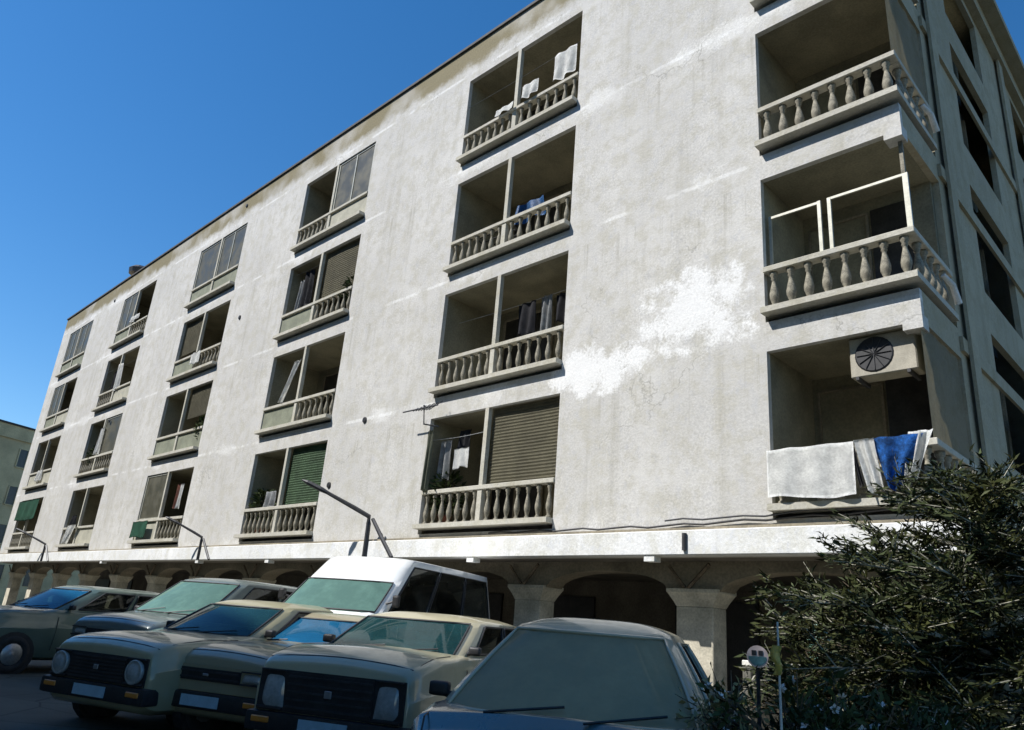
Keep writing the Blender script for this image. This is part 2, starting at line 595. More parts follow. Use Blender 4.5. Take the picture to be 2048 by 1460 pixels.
# rest of the shell
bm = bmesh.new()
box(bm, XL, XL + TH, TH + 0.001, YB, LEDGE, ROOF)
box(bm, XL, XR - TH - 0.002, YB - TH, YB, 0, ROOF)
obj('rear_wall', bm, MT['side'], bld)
bm = bmesh.new()
box(bm, XL + TH, XR - TH, TH, YB - TH, 14.86, 14.98)
obj('roof', bm, MT['tan'], bld)
# parapet coping and eaves slab of the side
bm = bmesh.new()
box(bm, XL - 0.03, XR + 0.05, -0.05, 0.26, ROOF + 0.002, ROOF + 0.075)
obj('coping', bm, MT['coping'], bld)
bm = bmesh.new()
box(bm, XL - 0.01, XR + 0.03, -0.02, 0.26, ROOF + 0.077, ROOF + 0.115)
obj('coping_cap', bm, MT['trim'], bld)
bm = bmesh.new()
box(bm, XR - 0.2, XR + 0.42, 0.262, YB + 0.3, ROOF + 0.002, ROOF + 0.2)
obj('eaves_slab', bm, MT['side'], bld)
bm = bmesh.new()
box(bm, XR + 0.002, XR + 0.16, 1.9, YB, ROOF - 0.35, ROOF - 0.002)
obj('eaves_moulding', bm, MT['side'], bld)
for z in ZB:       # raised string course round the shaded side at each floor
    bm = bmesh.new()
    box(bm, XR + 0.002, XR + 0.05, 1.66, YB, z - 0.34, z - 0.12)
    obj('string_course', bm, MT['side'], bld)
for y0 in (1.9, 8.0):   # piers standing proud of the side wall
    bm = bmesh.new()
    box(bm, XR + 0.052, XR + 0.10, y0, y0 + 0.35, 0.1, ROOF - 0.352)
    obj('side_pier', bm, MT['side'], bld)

# ledge over the arcade
bm = bmesh.new()
box(bm, XL, XR + 0.25, -0.25, -0.002, LEDGE, 2.80)
bevel_all(bm, 0.012)
obj('ledge', bm, MT['trim'], bld)
bm = bmesh.new()
box(bm, XL, XR + 0.1, -0.10, -0.001, 2.802, 2.86)
obj('ledge_groove', bm, MT['arc'], bld)
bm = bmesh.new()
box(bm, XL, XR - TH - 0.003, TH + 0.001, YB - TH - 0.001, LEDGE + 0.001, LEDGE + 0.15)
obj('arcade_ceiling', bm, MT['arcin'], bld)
for xs in (2.13, -1.74, -9.14, -5.2, -13.1, -20.8):
    bm = bmesh.new()
    box(bm, xs - 0.09, xs + 0.09, -0.23, -0.06, LEDGE - 0.085, LEDGE - 0.001)
    obj('spout', bm, MT['trim'], bld)

# arcade: segmental arches on square columns with flared capitals
AY0, AY1 = 0.55, 0.98
PITCH, CX0 = 3.4, 2.40
cxs = [CX0 + PITCH * k for k in range(1, -12, -1)]
cxs = [x for x in cxs if XL + 0.3 < x < XR + 0.2]


def arch_bm(xa, xb):
    bm = bmesh.new()
    n = 16
    pts = []
    for i in range(n + 1):
        t = i / n
        x = xa + (xb - xa) * t
        s = abs(2 * t - 1)
        z = 1.93 + 0.38 * math.sqrt(max(0.0, 1 - s ** 2.2))
        pts.append((x, z))
    loops = []
    for y in (AY0, AY1):
        lo = [bm.verts.new((x, y, z)) for x, z in pts]
        hi = [bm.verts.new((x, y, LEDGE + 0.0)) for x, z in pts]
        loops.append((lo, hi))
        for i in range(n):
            bm.faces.new((lo[i], lo[i + 1], hi[i + 1], hi[i]))
    for i in range(n):
        bm.faces.new((loops[0][0][i], loops[0][0][i + 1], loops[1][0][i + 1], loops[1][0][i]))
    return bm


for k in range(len(cxs) - 1):
    xr, xl = cxs[k], cxs[k + 1]
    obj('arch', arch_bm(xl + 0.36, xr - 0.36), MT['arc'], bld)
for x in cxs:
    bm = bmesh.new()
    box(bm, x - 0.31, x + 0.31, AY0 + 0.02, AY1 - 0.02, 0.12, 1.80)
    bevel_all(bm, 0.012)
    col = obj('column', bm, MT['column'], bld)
    bm = bmesh.new()
    prof = [(0.31, 1.80), (0.34, 1.86), (0.42, 1.98), (0.44, 2.0), (0.44, 2.05)]
    rings = []
    for hw, z in prof:
        hy = (AY1 - AY0) / 2 - 0.02 + (hw - 0.31) * 0.6
        cy = (AY0 + AY1) / 2
        rings.append([bm.verts.new(p) for p in ((x - hw, cy - hy, z), (x + hw, cy - hy, z), (x + hw, cy + hy, z), (x - hw, cy + hy, z))])
    for a in range(len(rings) - 1):
        for q in range(4):
            bm.faces.new((rings[a][q], rings[a][(q + 1) % 4], rings[a + 1][(q + 1) % 4], rings[a + 1][q]))
    bm.faces.new(rings[0][::-1])
    bm.faces.new(rings[-1])
    obj('capital', bm, MT['column'], col)
    bm = bmesh.new()
    box(bm, x - 0.358, x + 0.358, AY0 + 0.004, AY1 - 0.004, 2.052, LEDGE - 0.001)
    obj('spandrel', bm, MT['arc'], col)
    # diagonal timber struts above the capital
    bm = bmesh.new()
    tube(bm, [(x - 0.05, AY0 - 0.05, 2.07), (x + 0.34, AY0 - 0.12, 2.40)], 0.03, 5)
    tube(bm, [(x - 0.12, AY0 - 0.05, 2.07), (x - 0.36, AY0 - 0.12, 2.38)], 0.025, 5)
    obj('strut', bm, MT['twig'], col)
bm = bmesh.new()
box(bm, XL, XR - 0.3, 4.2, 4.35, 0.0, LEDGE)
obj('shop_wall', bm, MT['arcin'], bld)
for k, x in enumerate(cxs[:-1]):
    bm = bmesh.new()
    box(bm, x - 2.6, x - 1.3 + 0.5 * (k % 2), 4.14, 4.198, 0.12, 2.1)
    obj('shop_door', bm, MT['door'], bld)


# ---- balconies
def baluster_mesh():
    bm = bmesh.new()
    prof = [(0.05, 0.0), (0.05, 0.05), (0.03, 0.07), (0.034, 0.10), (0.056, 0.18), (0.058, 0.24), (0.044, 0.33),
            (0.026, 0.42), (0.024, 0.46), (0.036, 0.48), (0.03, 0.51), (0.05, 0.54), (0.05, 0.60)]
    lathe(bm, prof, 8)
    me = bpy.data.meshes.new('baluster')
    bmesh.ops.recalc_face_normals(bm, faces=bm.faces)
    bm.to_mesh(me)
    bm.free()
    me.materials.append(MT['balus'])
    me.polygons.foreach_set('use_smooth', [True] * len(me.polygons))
    return me


BAL = baluster_mesh()
DEPTH = 1.55


def bar_frame(bm, x0, x1, z0, z1, y, w=0.045, nx=1, nz=1, d=0.05):
    for i in range(nx + 1):
        x = x0 + (x1 - x0) * i / nx
        box(bm, x - w / 2, x + w / 2, y, y + d, z0, z1)
    for j in range(nz + 1):
        z = z0 + (z1 - z0) * j / nz
        box(bm, x0 + w / 2, x1 - w / 2, y + 0.004, y + d - 0.004, z - w / 2, z + w / 2)


def blind_bm(x0, x1, z0, z1, y):
    bm = bmesh.new()

    def fn(u, v):
        return Vector((x0 + (x1 - x0) * u, y + 0.006 * math.sin(v * 150) + 0.01 * math.sin(u * 5 + x0), z0 + (z1 - z0) * v))
    grid(bm, fn, 6, 96)
    r = bmesh.ops.solidify(bm, geom=list(bm.faces), thickness=0.008)
    return bm


# per cell: bal = which half has open balusters (l, r, b, none); pan = solid apron; gl = glazed half; bl = blind half
CELL = {
    (5, 1): dict(bal='b', mul=False), (5, 2): dict(bal='b', mul=False), (5, 3): dict(bal='b', mul=False), (5, 4): dict(bal='b', mul=False),
    (4, 1): dict(bal='b', bl=[('r', 'blind', 1.0)]), (4, 2): dict(bal='b'), (4, 3): dict(bal='b'), (4, 4): dict(bal='b'),
    (3, 1): dict(bal='b', bl=[('r', 'green', 1.0)]),
    (3, 2): dict(bal='r', pan=[('l', 'greenpanel')]),
    (3, 3): dict(bal='r', pan=[('l', 'greenpanel')], bl=[('r', 'blind', 1.0)]),
    (3, 4): dict(bal='l', pan=[('r', 'panel')], gl=[('r', 2)]),
    (2, 1): dict(bal='r', pan=[('l', 'panel')], gl=[('l', 1)]),
    (2, 2): dict(bal='', pan=[('l', 'greenpanel'), ('r', 'greenpanel')], bl=[('r', 'blind', 0.7)]),
    (2, 3): dict(bal='r', pan=[('l', 'greenpanel')], bl=[('l', 'blind', 0.85)]),
    (2, 4): dict(bal='', pan=[('l', 'greenpanel'), ('r', 'greenpanel')], gl=[('l', 1), ('r', 2)]),
    (1, 1): dict(bal='l', pan=[('r', 'panel')]), (1, 2): dict(bal='b', gl=[('r', 1)]),
    (1, 3): dict(bal='l', pan=[('r', 'panel')]), (1, 4): dict(bal='r', pan=[('l', 'greenpanel')], gl=[('l', 2)]),
    (0, 1): dict(bal='b'), (0, 2): dict(bal='', pan=[('l', 'panel'), ('r', 'panel')]),
    (0, 3): dict(bal='', pan=[('l', 'greenpanel'), ('r', 'panel')], gl=[('l', 2)]),
    (0, 4): dict(bal='', pan=[('l', 'greenpanel'), ('r', 'greenpanel')], gl=[('l', 2), ('r', 2)]),
}
RAIL = 0.88
for c in range(6):
    for l in range(1, 5):
        x0, x1 = X[2 * c], X[2 * c + 1]
        z0, z1 = ZB[l - 1], ZT[l - 1]
        corner = c == 5
        spec = CELL[(c, l)]
        # room behind the opening
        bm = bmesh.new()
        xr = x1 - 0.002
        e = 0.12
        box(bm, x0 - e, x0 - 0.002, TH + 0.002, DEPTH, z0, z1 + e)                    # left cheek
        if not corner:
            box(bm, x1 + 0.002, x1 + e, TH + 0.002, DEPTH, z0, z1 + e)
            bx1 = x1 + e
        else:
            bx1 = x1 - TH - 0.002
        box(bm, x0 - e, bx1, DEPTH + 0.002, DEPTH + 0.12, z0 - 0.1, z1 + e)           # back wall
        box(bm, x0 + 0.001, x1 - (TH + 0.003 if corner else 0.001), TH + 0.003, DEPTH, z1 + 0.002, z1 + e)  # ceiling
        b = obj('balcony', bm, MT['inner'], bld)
        fz = z0 + 0.18
        # floor plate, a little proud of the wall, and the recessed joint below, coloured dark to deepen its shadow
        bm = bmesh.new()
        pr = 0.17
        if corner:
            box(bm, x0 + 0.003, x1 + 0.05, -pr, 1.60, z0 + 0.09, fz)
        else:
            box(bm, x0 + 0.003, x1 - 0.003, -pr, DEPTH, z0 + 0.09, fz)
        obj('floor_slab', bm, MT['rail'], b)
        bm = bmesh.new()
        box(bm, x0 + 0.004, x1 - (0.12 if corner else 0.004), 0.16, DEPTH - 0.01, z0 + 0.002, z0 + 0.089)
        obj('slab_shadow_joint', bm, MT['coping'], b)
        rt = z0 + RAIL
        # handrail
        bm = bmesh.new()
        if corner:
            box(bm, x0 + 0.01, x1 + 0.035, -0.06, 0.12, rt - 0.09, rt)
            box(bm, x1 - 0.145, x1 + 0.034, 0.122, 1.62, rt - 0.09, rt - 0.003)
        else:
            box(bm, x0 + 0.01, x1 - 0.01, -0.03, 0.13, rt - 0.085, rt)
        bevel_all(bm, 0.008)
        obj('handrail', bm, MT['rail'], b)
        mid = 0.5 * (x0 + x1) - 0.08
        if spec.get('mul', True):
            bm = bmesh.new()
            box(bm, mid - 0.05, mid + 0.05, 0.0, 0.10, rt + 0.002, z1 - 0.002)
            obj('mullion', bm, MT['rail'], b)
            bm = bmesh.new()
            box(bm, mid - 0.06, mid + 0.06, -0.01, 0.11, fz + 0.001, rt - 0.088)
            obj('rail_post', bm, MT['rail'], b)
        halves = {'l': (x0 + 0.02, mid - 0.06), 'r': (mid + 0.06, x1 - 0.02)}
        todo = {'b': 'lr', '': ''}.get(spec['bal'], spec['bal'])
        sc = (rt - 0.085 - fz) / 0.60
        if corner:
            spots = [(x0 + 0.14 + 0.262 * q, 0.03) for q in range(8)]
            spots += [(x1 - 0.055, 0.30 + 0.262 * q) for q in range(5)]
        else:
            spots = []
            for h in todo:
                a, bb = halves[h]
                n = 7
                spots += [(a + (bb - a) * (q + 0.5) / n, 0.05) for q in range(n)]
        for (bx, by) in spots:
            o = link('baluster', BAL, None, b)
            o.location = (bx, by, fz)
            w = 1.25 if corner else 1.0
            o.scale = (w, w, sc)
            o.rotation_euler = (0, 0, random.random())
        for (h, m) in spec.get('pan', []):
            a, bb = halves[h]
            bxo('apron_panel', MT[m], (a, bb, 0.03, 0.07, fz + 0.001, rt - 0.086), b)
        for (h, nx) in spec.get('gl', []):
            a, bb = halves[h]
            bm = bmesh.new()
            bar_frame(bm, a + 0.03, bb - 0.03, rt + 0.03, z1 - 0.04, 0.03, 0.05, nx, 1)
            f = obj('window_frame', bm, MT['alu'], b)
            bxo('pane', MT['pane'], (a + 0.04, bb - 0.04, 0.05, 0.058, rt + 0.02, z1 - 0.03), b)
        for (h, m, frac) in spec.get('bl', []):
            a, bb = halves[h]
            zb = z1 - (z1 - rt - 0.02) * frac
            obj('roller_blind', blind_bm(a, bb, zb, z1 - 0.02, 0.14), MT[m], b)
        # glazed door and window in the back wall
        if corner:
            dx0 = x0 + 1.1
            bxo('door', MT['door'], (dx0, dx0 + 0.58, DEPTH - 0.035, DEPTH, fz, fz + 2.05), b)
            bm = bmesh.new()
            bar_frame(bm, x0 + 0.1, dx0 - 0.06, fz + 0.02, fz + 2.02, DEPTH - 0.04, 0.04, 1, 1, 0.03)
            obj('door_frame', bm, MT['arc'], b)
        else:
            dx0 = x0 + 0.45
            bxo('door', MT['door'], (dx0, dx0 + 1.5, DEPTH - 0.03, DEPTH, fz, fz + 2.05), b)
            bm = bmesh.new()
            bar_frame(bm, dx0, dx0 + 1.5, fz, fz + 2.05, DEPTH - 0.06, 0.06, 2, 1, 0.03)
            obj('door_frame', bm, MT['arc'], b)
        if corner and l in (1, 3):
            # canvas side blind hanging from the ceiling to the rail
            bm = bmesh.new()

            def fn(u, v, z0=rt - 0.02, z1=z1):
                return Vector((XR - 0.03 + 0.006 * math.sin(u * 22) - 0.01 * v, 0.03 + 1.58 * u, z0 + (z1 - z0 - 0.01) * v))
            grid(bm, fn, 24, 6)
            bmesh.ops.solidify(bm, geom=list(bm.faces), thickness=0.01)
            obj('side_blind', bm, MT['side'], b)
        if corner and l == 2:
            bm = bmesh.new()
            zt = rt + 0.95
            for (xx, ww) in ((x0 + 0.06, 0.04), (x0 + 0.83, 0.05), (x0 + 0.98, 0.05), (x1 - 0.06, 0.07)):
                box(bm, xx - ww / 2, xx + ww / 2, 0.14, 0.18, rt + 0.002, zt)
            box(bm, x0 + 0.081, x0 + 0.804, 0.145, 0.175, zt - 0.045, zt - 0.005)
            box(bm, x0 + 1.006, x1 - 0.096, 0.145, 0.175, zt - 0.035, zt + 0.004)
            obj('screen_frame', bm, MT['alu'], b)
            bxo('corner_post', MT['balus'], (x1 - 0.10, x1 - 0.05, 0.14, 0.19, zt + 0.006, z1), b)
for (xa, xb, yy, zc) in ((-3.6, -0.02, 0.02, 13.36), (-3.6, -0.02, 0.48, 7.74), (-3.6, -1.9, 0.1, 4.92), (-11.25, -9.4, 0.2, 11.02), (-26.9, -23.25, 0.1, 10.66)):
    bm = bmesh.new()
    tube(bm, [(xa + (xb - xa) * q / 8, yy, zc - 0.03 * math.sin(PI * q / 8)) for q in range(9)], 0.006, 4)
    obj('clothes_line', bm, MT['greycloth'], bld)
# thickened beam ends at the corner
for l in range(1, 5):
    bm = bmesh.new()
    box(bm, XR - 0.24, XR + 0.002, -0.002, 0.24, ZT[l - 1] - 0.09, ZT[l - 1] + 0.10)
    obj('beam_end', bm, MT['wall'], bld)
# vents
for (vx, vz) in ((-14.2, 10.25), (-6.09, 5.67), (-15.6, 14.98), (-28.4, 14.5), (-7.2, 4.2), (-24.6, 8.1)):
    bm = bmesh.new()
    lathe(bm, [(0.055, -0.035), (0.07, -0.03), (0.075, 0.0)], 10, (vx, 0, vz), 'y')
    obj('vent', bm, MT['black'], bld)
# drain stubs of the corner balconies
for z in (8.72, 5.82):
    bm = bmesh.new()
    tube(bm, [(XR + 0.03, 1.1, z + 0.62), (XR + 0.10, 1.25, z + 0.5), (XR + 0.11, 1.42, z + 0.28)], [0.035, 0.045, 0.05], 8)
    obj('drain_stub', bm, MT['trim'], bld)
# cable along the ledge
bm = bmesh.new()
pts = [(-1.5 + 7.6 * i / 24, -0.05, 2.90 + 0.018 * math.sin(i * 2.1) + 0.10 * max(0, (i - 11) / 13) ** 1.3) for i in range(25)]
tube(bm, pts, 0.016, 5)
tube(bm, [(p[0], p[1] - 0.03, p[2] + 0.06 + 0.01 * math.sin(p[0] * 3)) for p in pts[12:]], 0.014, 5)
obj('cable', bm, MT['black'], bld)

# ------------------------------------------------------------------ opposite block (unseen, added behind the photographer to shade the car park)
ob = tag(empty('unseen_shade_block', (-20, -21, 0)), 'unseen drab block added across the car park to shade the parked cars', 'building')
bm = bmesh.new()
box(bm, -60, 34, -12, 0, 0, 23.3)
obj('wall', bm, MT['shade_block'], ob)
bm = bmesh.new()
for i in range(24):
    for j in range(7):
        xx = -58 + i * 3.85
        zc = 1.5 + j * 3.1
        box(bm, xx, xx + 1.5, 0.002, 0.03, zc, zc + 1.4)
o = obj('window', bm, MT['tanwin'], ob)
o['kind'] = 'stuff'

# ------------------------------------------------------------------ far tan block beyond the left end
fb = tag(empty('far_building', (-61.2, 1.6, 0), math.atan2(0.93, -0.36)), 'tan block with flat roof seen beyond the far end of the white building', 'building')
bxo('wall', MT['tan'], (-16, 30, 0, 12, 0, 12.7), fb)
bxo('parapet', MT['tan'], (-16.1, 30.1, -0.12, 12.1, 12.702, 13.75), fb)
bxo('cornice', MT['coping'], (-16.2, 30.2, -0.2, 12.2, 13.752, 13.9), fb)
for i in range(7):
    for j in range(4):
        a = -13.2 + i * 3.4
        zc = 1.6 + j * 3.0
        w = bxo('window', MT['tanwin'], (a, a + 1.5, -0.03, 0.06, zc, zc + 1.5), fb)
        if i in (3, 4, 5):
            bm = bmesh.new()
            bar_frame(bm, a, a + 1.5, zc, zc + 1.5, -0.07, 0.09, 2, 1, 0.04)
            obj('frame', bm, MT['tan'], w)

# ------------------------------------------------------------------ fittings on the facade
def bracket_lamp(x, label, flip=1.0, s=1.0):
    t = tag(empty('bracket_lamp', (x, -0.27, LEDGE + 0.002)), label, 'wall lamp', 'dark bracket lamps on the ledge')
    bm = bmesh.new()
    tube(bm, [(-0.02, 0, 0.0), (-0.03, 0, 0.72)], [0.055, 0.05], 7)
    obj('post', bm, MT['steel'], t)
    bm = bmesh.new()
    tube(bm, [(0.92, 0, 0.0), (0.45, 0, 0.45), (0.1, 0, 0.80)], [0.045, 0.045, 0.04], 7)
    obj('brace', bm, MT['steel'], t)
    bm = bmesh.new()
    tube(bm, [(-0.03, 0, 0.70), (-0.03, -0.01, 0.86), (-0.30, -0.22, 1.02), (-0.95, -0.78, 1.40)], [0.055, 0.05, 0.05, 0.035], 7)
    obj('arm', bm, MT['steel'], t)
    bm = bmesh.new()
    tube(bm, [(-0.72, -0.58, 1.27), (-0.9, -0.74, 1.37), (-1.15, -0.95, 1.50), (-1.25, -1.04, 1.55)], [0.03, 0.055, 0.05, 0.015], 8)
    obj('lamp_head', bm, MT['steel'], t)
    return t


bracket_lamp(-4.95, 'dark bracket lamp with long arm above the white van')
bracket_lamp(-12.95, 'dark bracket lamp on the ledge above the beige car, middle one of three').scale = (0.75, 0.75, 0.72)
bracket_lamp(-27.7, 'farthest and smallest dark bracket lamp near the far end of the facade').scale = (1.0, 0.9, 0.8)
bxo_t = tag(empty('wall_pipe', (2.75, -0.27, LEDGE + 0.06)), 'short dark pipe on the ledge below the blank white pier', 'pipe')
bm = bmesh.new()
tube(bm, [(0, 0, 0), (0, 0, 0.24)], 0.035, 7)
tube(bm, [(0, 0, 0.2), (0, 0.2, 0.27)], 0.03, 7)
obj('pipe', bm, MT['steel'], bxo_t)

# TV aerial
t = tag(empty('tv_aerial', (-3.45, -0.02, 5.15)), 'dark spiky television aerial on an arm beside the lowest middle balcony', 'aerial')
bm = bmesh.new()
tube(bm, [(0.15, 0, 0.0), (-0.05, -0.25, 0.02), (-0.05, -0.3, 0.42)], 0.02, 6)
obj('mast', bm, MT['steel'], t)
bm = bmesh.new()
tube(bm, [(-0.75, -0.3, 0.36), (0.4, -0.3, 0.36)], 0.016, 6)
obj('boom', bm, MT['steel'], t)
for q in range(7):
    bm = bmesh.new()
    xx = -0.32 + 0.11 * q
    h = 0.10 + 0.03 * q
    tube(bm, [(xx, -0.3 - h * 0.6, 0.36 - h * 0.5), (xx, -0.3 + h * 0.6, 0.36 + h * 0.5)], 0.011, 5)
    obj('rod', bm, MT['steel'], t)

# roof vent cowl at the far end
t = tag(empty('roof_cowl', (-28.3, 0.6, 15.4)), 'dark chimney cowl sticking up above the far roof edge', 'chimney')
bm = bmesh.new()
box(bm, -0.3, 0.3, -0.2, 0.4, -0.45, 0.55)
obj('stack', bm, MT['tan'], t)
bm = bmesh.new()
lathe(bm, [(0.25, 0.552), (0.25, 0.7), (0.48, 0.72), (0.52, 0.95), (0.35, 1.1), (0.08, 1.2)], 12, (0, 0.1, 0))
obj('cowl', bm, MT['steel'], t)


# ------------------------------------------------------------------ laundry and balcony clutter
def cloth(name, m, x0, x1, z0, z1, y, label, cat='laundry', group='laundry on the balconies', wav=0.03, skew=0.0, taper=0.0, nfold=5):
    bm = bmesh.new()
    ph = random.random() * 6

    def fn(u, v):
        w = 1 - taper * (1 - v)
        cx = 0.5 * (x0 + x1) + (u - 0.5) * (x1 - x0) * w + skew * (1 - v)
        return Vector((cx, y + wav * math.sin(u * nfold * 2.4 + ph + 0.6 * math.sin(v * 3 + ph)) * (1.1 - 0.6 * v) - 0.02 * (1 - v),
                       z0 + (z1 - z0) * v + 0.03 * math.sin(u * 5.1 + ph) * (1 - v) - 0.012 * abs(math.sin(u * 7 + ph)) * v))
    grid(bm, fn, 40, 14)
    bmesh.ops.solidify(bm, geom=list(bm.faces), thickness=0.004)
    o = obj(name, bm, MT[m], None, True)
    return tag(o, label, cat, group)


cloth('bedsheet', 'white', 3.99, 5.16, 3.17, 3.85, -0.2, 'wide white sheet hung over the lowest corner balcony rail', wav=0.022, nfold=7)
cloth('shirt', 'white', 5.17, 5.42, 3.18, 3.86, -0.22, 'narrow white shirt hung between the wide sheet and the blue garment', wav=0.04, taper=0.3, skew=0.12)
cloth('jacket', 'blue', 5.38, 5.98, 3.2, 3.85, -0.24, 'bright blue garment hung over the lowest corner balcony rail', wav=0.05, taper=0.75, skew=-0.06)
cloth('towel', 'white', 5.82, 6.1, 3.28, 3.89, -0.21, 'crumpled pale towel right of the blue garment at the corner', wav=0.06, taper=0.55, skew=-0.16)
cloth('trousers', 'darkcloth', 5.11, 5.17, 3.25, 3.78, -0.2, 'thin dark strip of clothing against the edge of the wide white sheet', wav=0.02, skew=0.1)
# column B
cloth('bedsheet', 'white', -0.75, -0.12, 12.62, 13.35, 0.0, 'large white sheet drying in the topmost middle balcony', wav=0.04)
cloth('towel', 'white', -1.62, -1.13, 12.55, 12.92, -0.08, 'middle sized white towel on the topmost middle balcony', wav=0.03)
cloth('towel', 'white', -2.42, -1.86, 12.46, 12.64, -0.09, 'small white towel draped low on the topmost middle balcony', wav=0.02)
cloth('tarpaulin', 'bluetarp', -1.85, -1.1, 9.62, 10.1, 0.35, 'blue tarpaulin heaped behind the rail of the third floor middle balcony', 'tarpaulin', None, 0.06, taper=-0.3)
cloth('shirt', 'darkcloth', -1.7, -1.2, 6.95, 7.7, 0.45, 'dark shirt hanging right of the post in the second floor middle balcony', wav=0.05)
cloth('trousers', 'greycloth', -1.1, -0.8, 6.9, 7.75, 0.5, 'grey trousers beside the dark shirt in the second floor middle balcony', wav=0.05)
cloth('shirt', 'darkcloth', -0.7, -0.3, 7.05, 7.7, 0.5, 'dark shirt at the right end of the second floor middle balcony', wav=0.05)
cloth('towel', 'white', -2.75, -2.3, 4.2, 4.62, 0.0, 'white towel hanging in the left half of the lowest middle balcony', wav=0.03, skew=0.05)
cloth('shirt', 'greycloth', -3.4, -3.05, 4.05, 4.9, 0.2, 'grey shirt hanging at the left edge of the lowest middle balcony', wav=0.05)
cloth('curtain', 'greenpanel', -3.62, -3.42, 3.8, 5.1, -0.04, 'bunched dull green curtain down the left edge of lowest middle balcony', 'curtain', None, 0.04)
cloth('shirt', 'darkcloth', -2.95, -2.6, 4.6, 5.1, 0.3, 'dark shirt hung high in the left half of the lowest middle balcony', wav=0.05)
# column C
cloth('bedsheet', 'white', -10.0, -9.6, 6.75, 7.9, 0.0, 'twisted white sheet hanging beside the post of a fourth column balcony', wav=0.05, skew=-0.55, taper=0.5)
cloth('shirt', 'darkcloth', -10.7, -10.2, 9.75, 11.0, 0.25, 'dark clothes hanging in left half of a third floor balcony', wav=0.06)
cloth('shirt', 'greycloth', -11.1, -10.8, 9.7, 10.8, 0.3, 'grey shirt hanging at left edge of a third floor balcony', wav=0.06)
cloth('towel', 'greycloth', -10.6, -10.1, 3.85, 4.3, 0.2, 'grey towel above the rail of the lowest fourth column balcony', wav=0.05)
# column D .. F
cloth('towel', 'white', -17.3, -16.5, 9.1, 9.55, -0.12, 'white towel over the rail of the third floor third column balcony', wav=0.03)
cloth('curtain', 'greencloth', -18.9, -17.6, 3.2, 3.75, -0.14, 'deep green cloth over the rail of lowest third column balcony', 'cloth', None, 0.02)
cloth('towel', 'white', -16.2, -15.9, 4.1, 4.9, 0.1, 'white towel in the right half of lowest third column balcony', wav=0.03)
cloth('shirt', 'redcloth', -16.9, -16.5, 4.2, 5.0, 0.3, 'reddish shirt in the right half of lowest third column balcony', wav=0.03)
cloth('towel', 'white', -25.3, -24.8, 9.5, 10.7, 0.0, 'long white towel in the third floor second column balcony', wav=0.05, skew=0.2)
cloth('shirt', 'darkcloth', -26.3, -25.9, 9.6, 10.6, 0.2, 'dark shirt in the third floor second column balcony', wav=0.05)
cloth('towel', 'white', -25.2, -24.2, 12.6, 12.85, -0.06, 'pale towel along the rail of the top second column balcony', wav=0.03)
cloth('bedsheet', 'white', -25.4, -24.9, 6.75, 7.9, 0.0, 'white sheet in the second floor second column balcony', wav=0.05)
cloth('towel', 'white', -26.0, -24.9, 3.15, 3.9, -0.1, 'white towel trailing over the rail of lowest second column balcony', wav=0.06, taper=0.6, skew=-0.4)
cloth('shirt', 'darkcloth', -26.2, -25.6, 3.8, 4.3, 0.0, 'black cloth bundle on the rail of lowest second column balcony', wav=0.06)
cloth('towel', 'white', -33.2, -32.3, 6.2, 6.75, -0.05, 'white towel on a second floor balcony of the farthest column', wav=0.05)
cloth('awning', 'greencloth', -34.5, -31.1, 4.35, 5.3, -0.12, 'green awning across the lowest balcony of the farthest column', 'awning', None, 0.02, nfold=9)

# air conditioner in the corner balcony
t = tag(empty('air_conditioner', (5.48, 0.16, 4.80)), 'outdoor air conditioning unit with round dark fan in lowest corner balcony', 'air conditioner')
bm = bmesh.new()
box(bm, -0.42, 0.42, 0, 0.30, 0, 0.56)
bevel_all(bm, 0.015)
obj('casing', bm, MT['ac'], t)
bm = bmesh.new()
lathe(bm, [(0.23, -0.015), (0.245, -0.006), (0.25, -0.001)], 24, (-0.10, 0, 0.29), 'y')
f = obj('fan_grille', bm, MT['black'], t)
for q in range(6):
    bm = bmesh.new()
    a = q * PI / 6
    tube(bm, [(-0.10 - 0.22 * math.cos(a), -0.022, 0.29 - 0.22 * math.sin(a)), (-0.10 + 0.22 * math.cos(a), -0.022, 0.29 + 0.22 * math.sin(a))], 0.006, 4)
    obj('grille_bar', bm, MT['steel'], f)
for xx in (-0.32, 0.32):
    bxo('bracket', MT['steel'], (xx - 0.02, xx + 0.02, -0.05, 0.37, -0.05, -0.002), t)
# chair-like rack seen in the third floor balcony
t = tag(empty('drying_rack', (-2.9, 0.5, 9.62)), 'dark folding drying rack in left half of the third floor middle balcony', 'drying rack')
for q in range(5):
    bm = bmesh.new()
    tube(bm, [(-0.55, 0.14 * q, 0.35 - 0.05 * q), (0.6, 0.14 * q, 0.35 - 0.05 * q)], 0.018, 5)
    obj('bar', bm, MT['steel'], t)
bm = bmesh.new()
for xx in (-0.55, 0.6):
    tube(bm, [(xx, 0, 0.35), (xx, 0.6, 0.12)], 0.02, 5)
    tube(bm, [(xx, 0.1, -0.72), (xx, 0.5, 0.16)], 0.02, 5)
obj('frame', bm, MT['steel'], t)


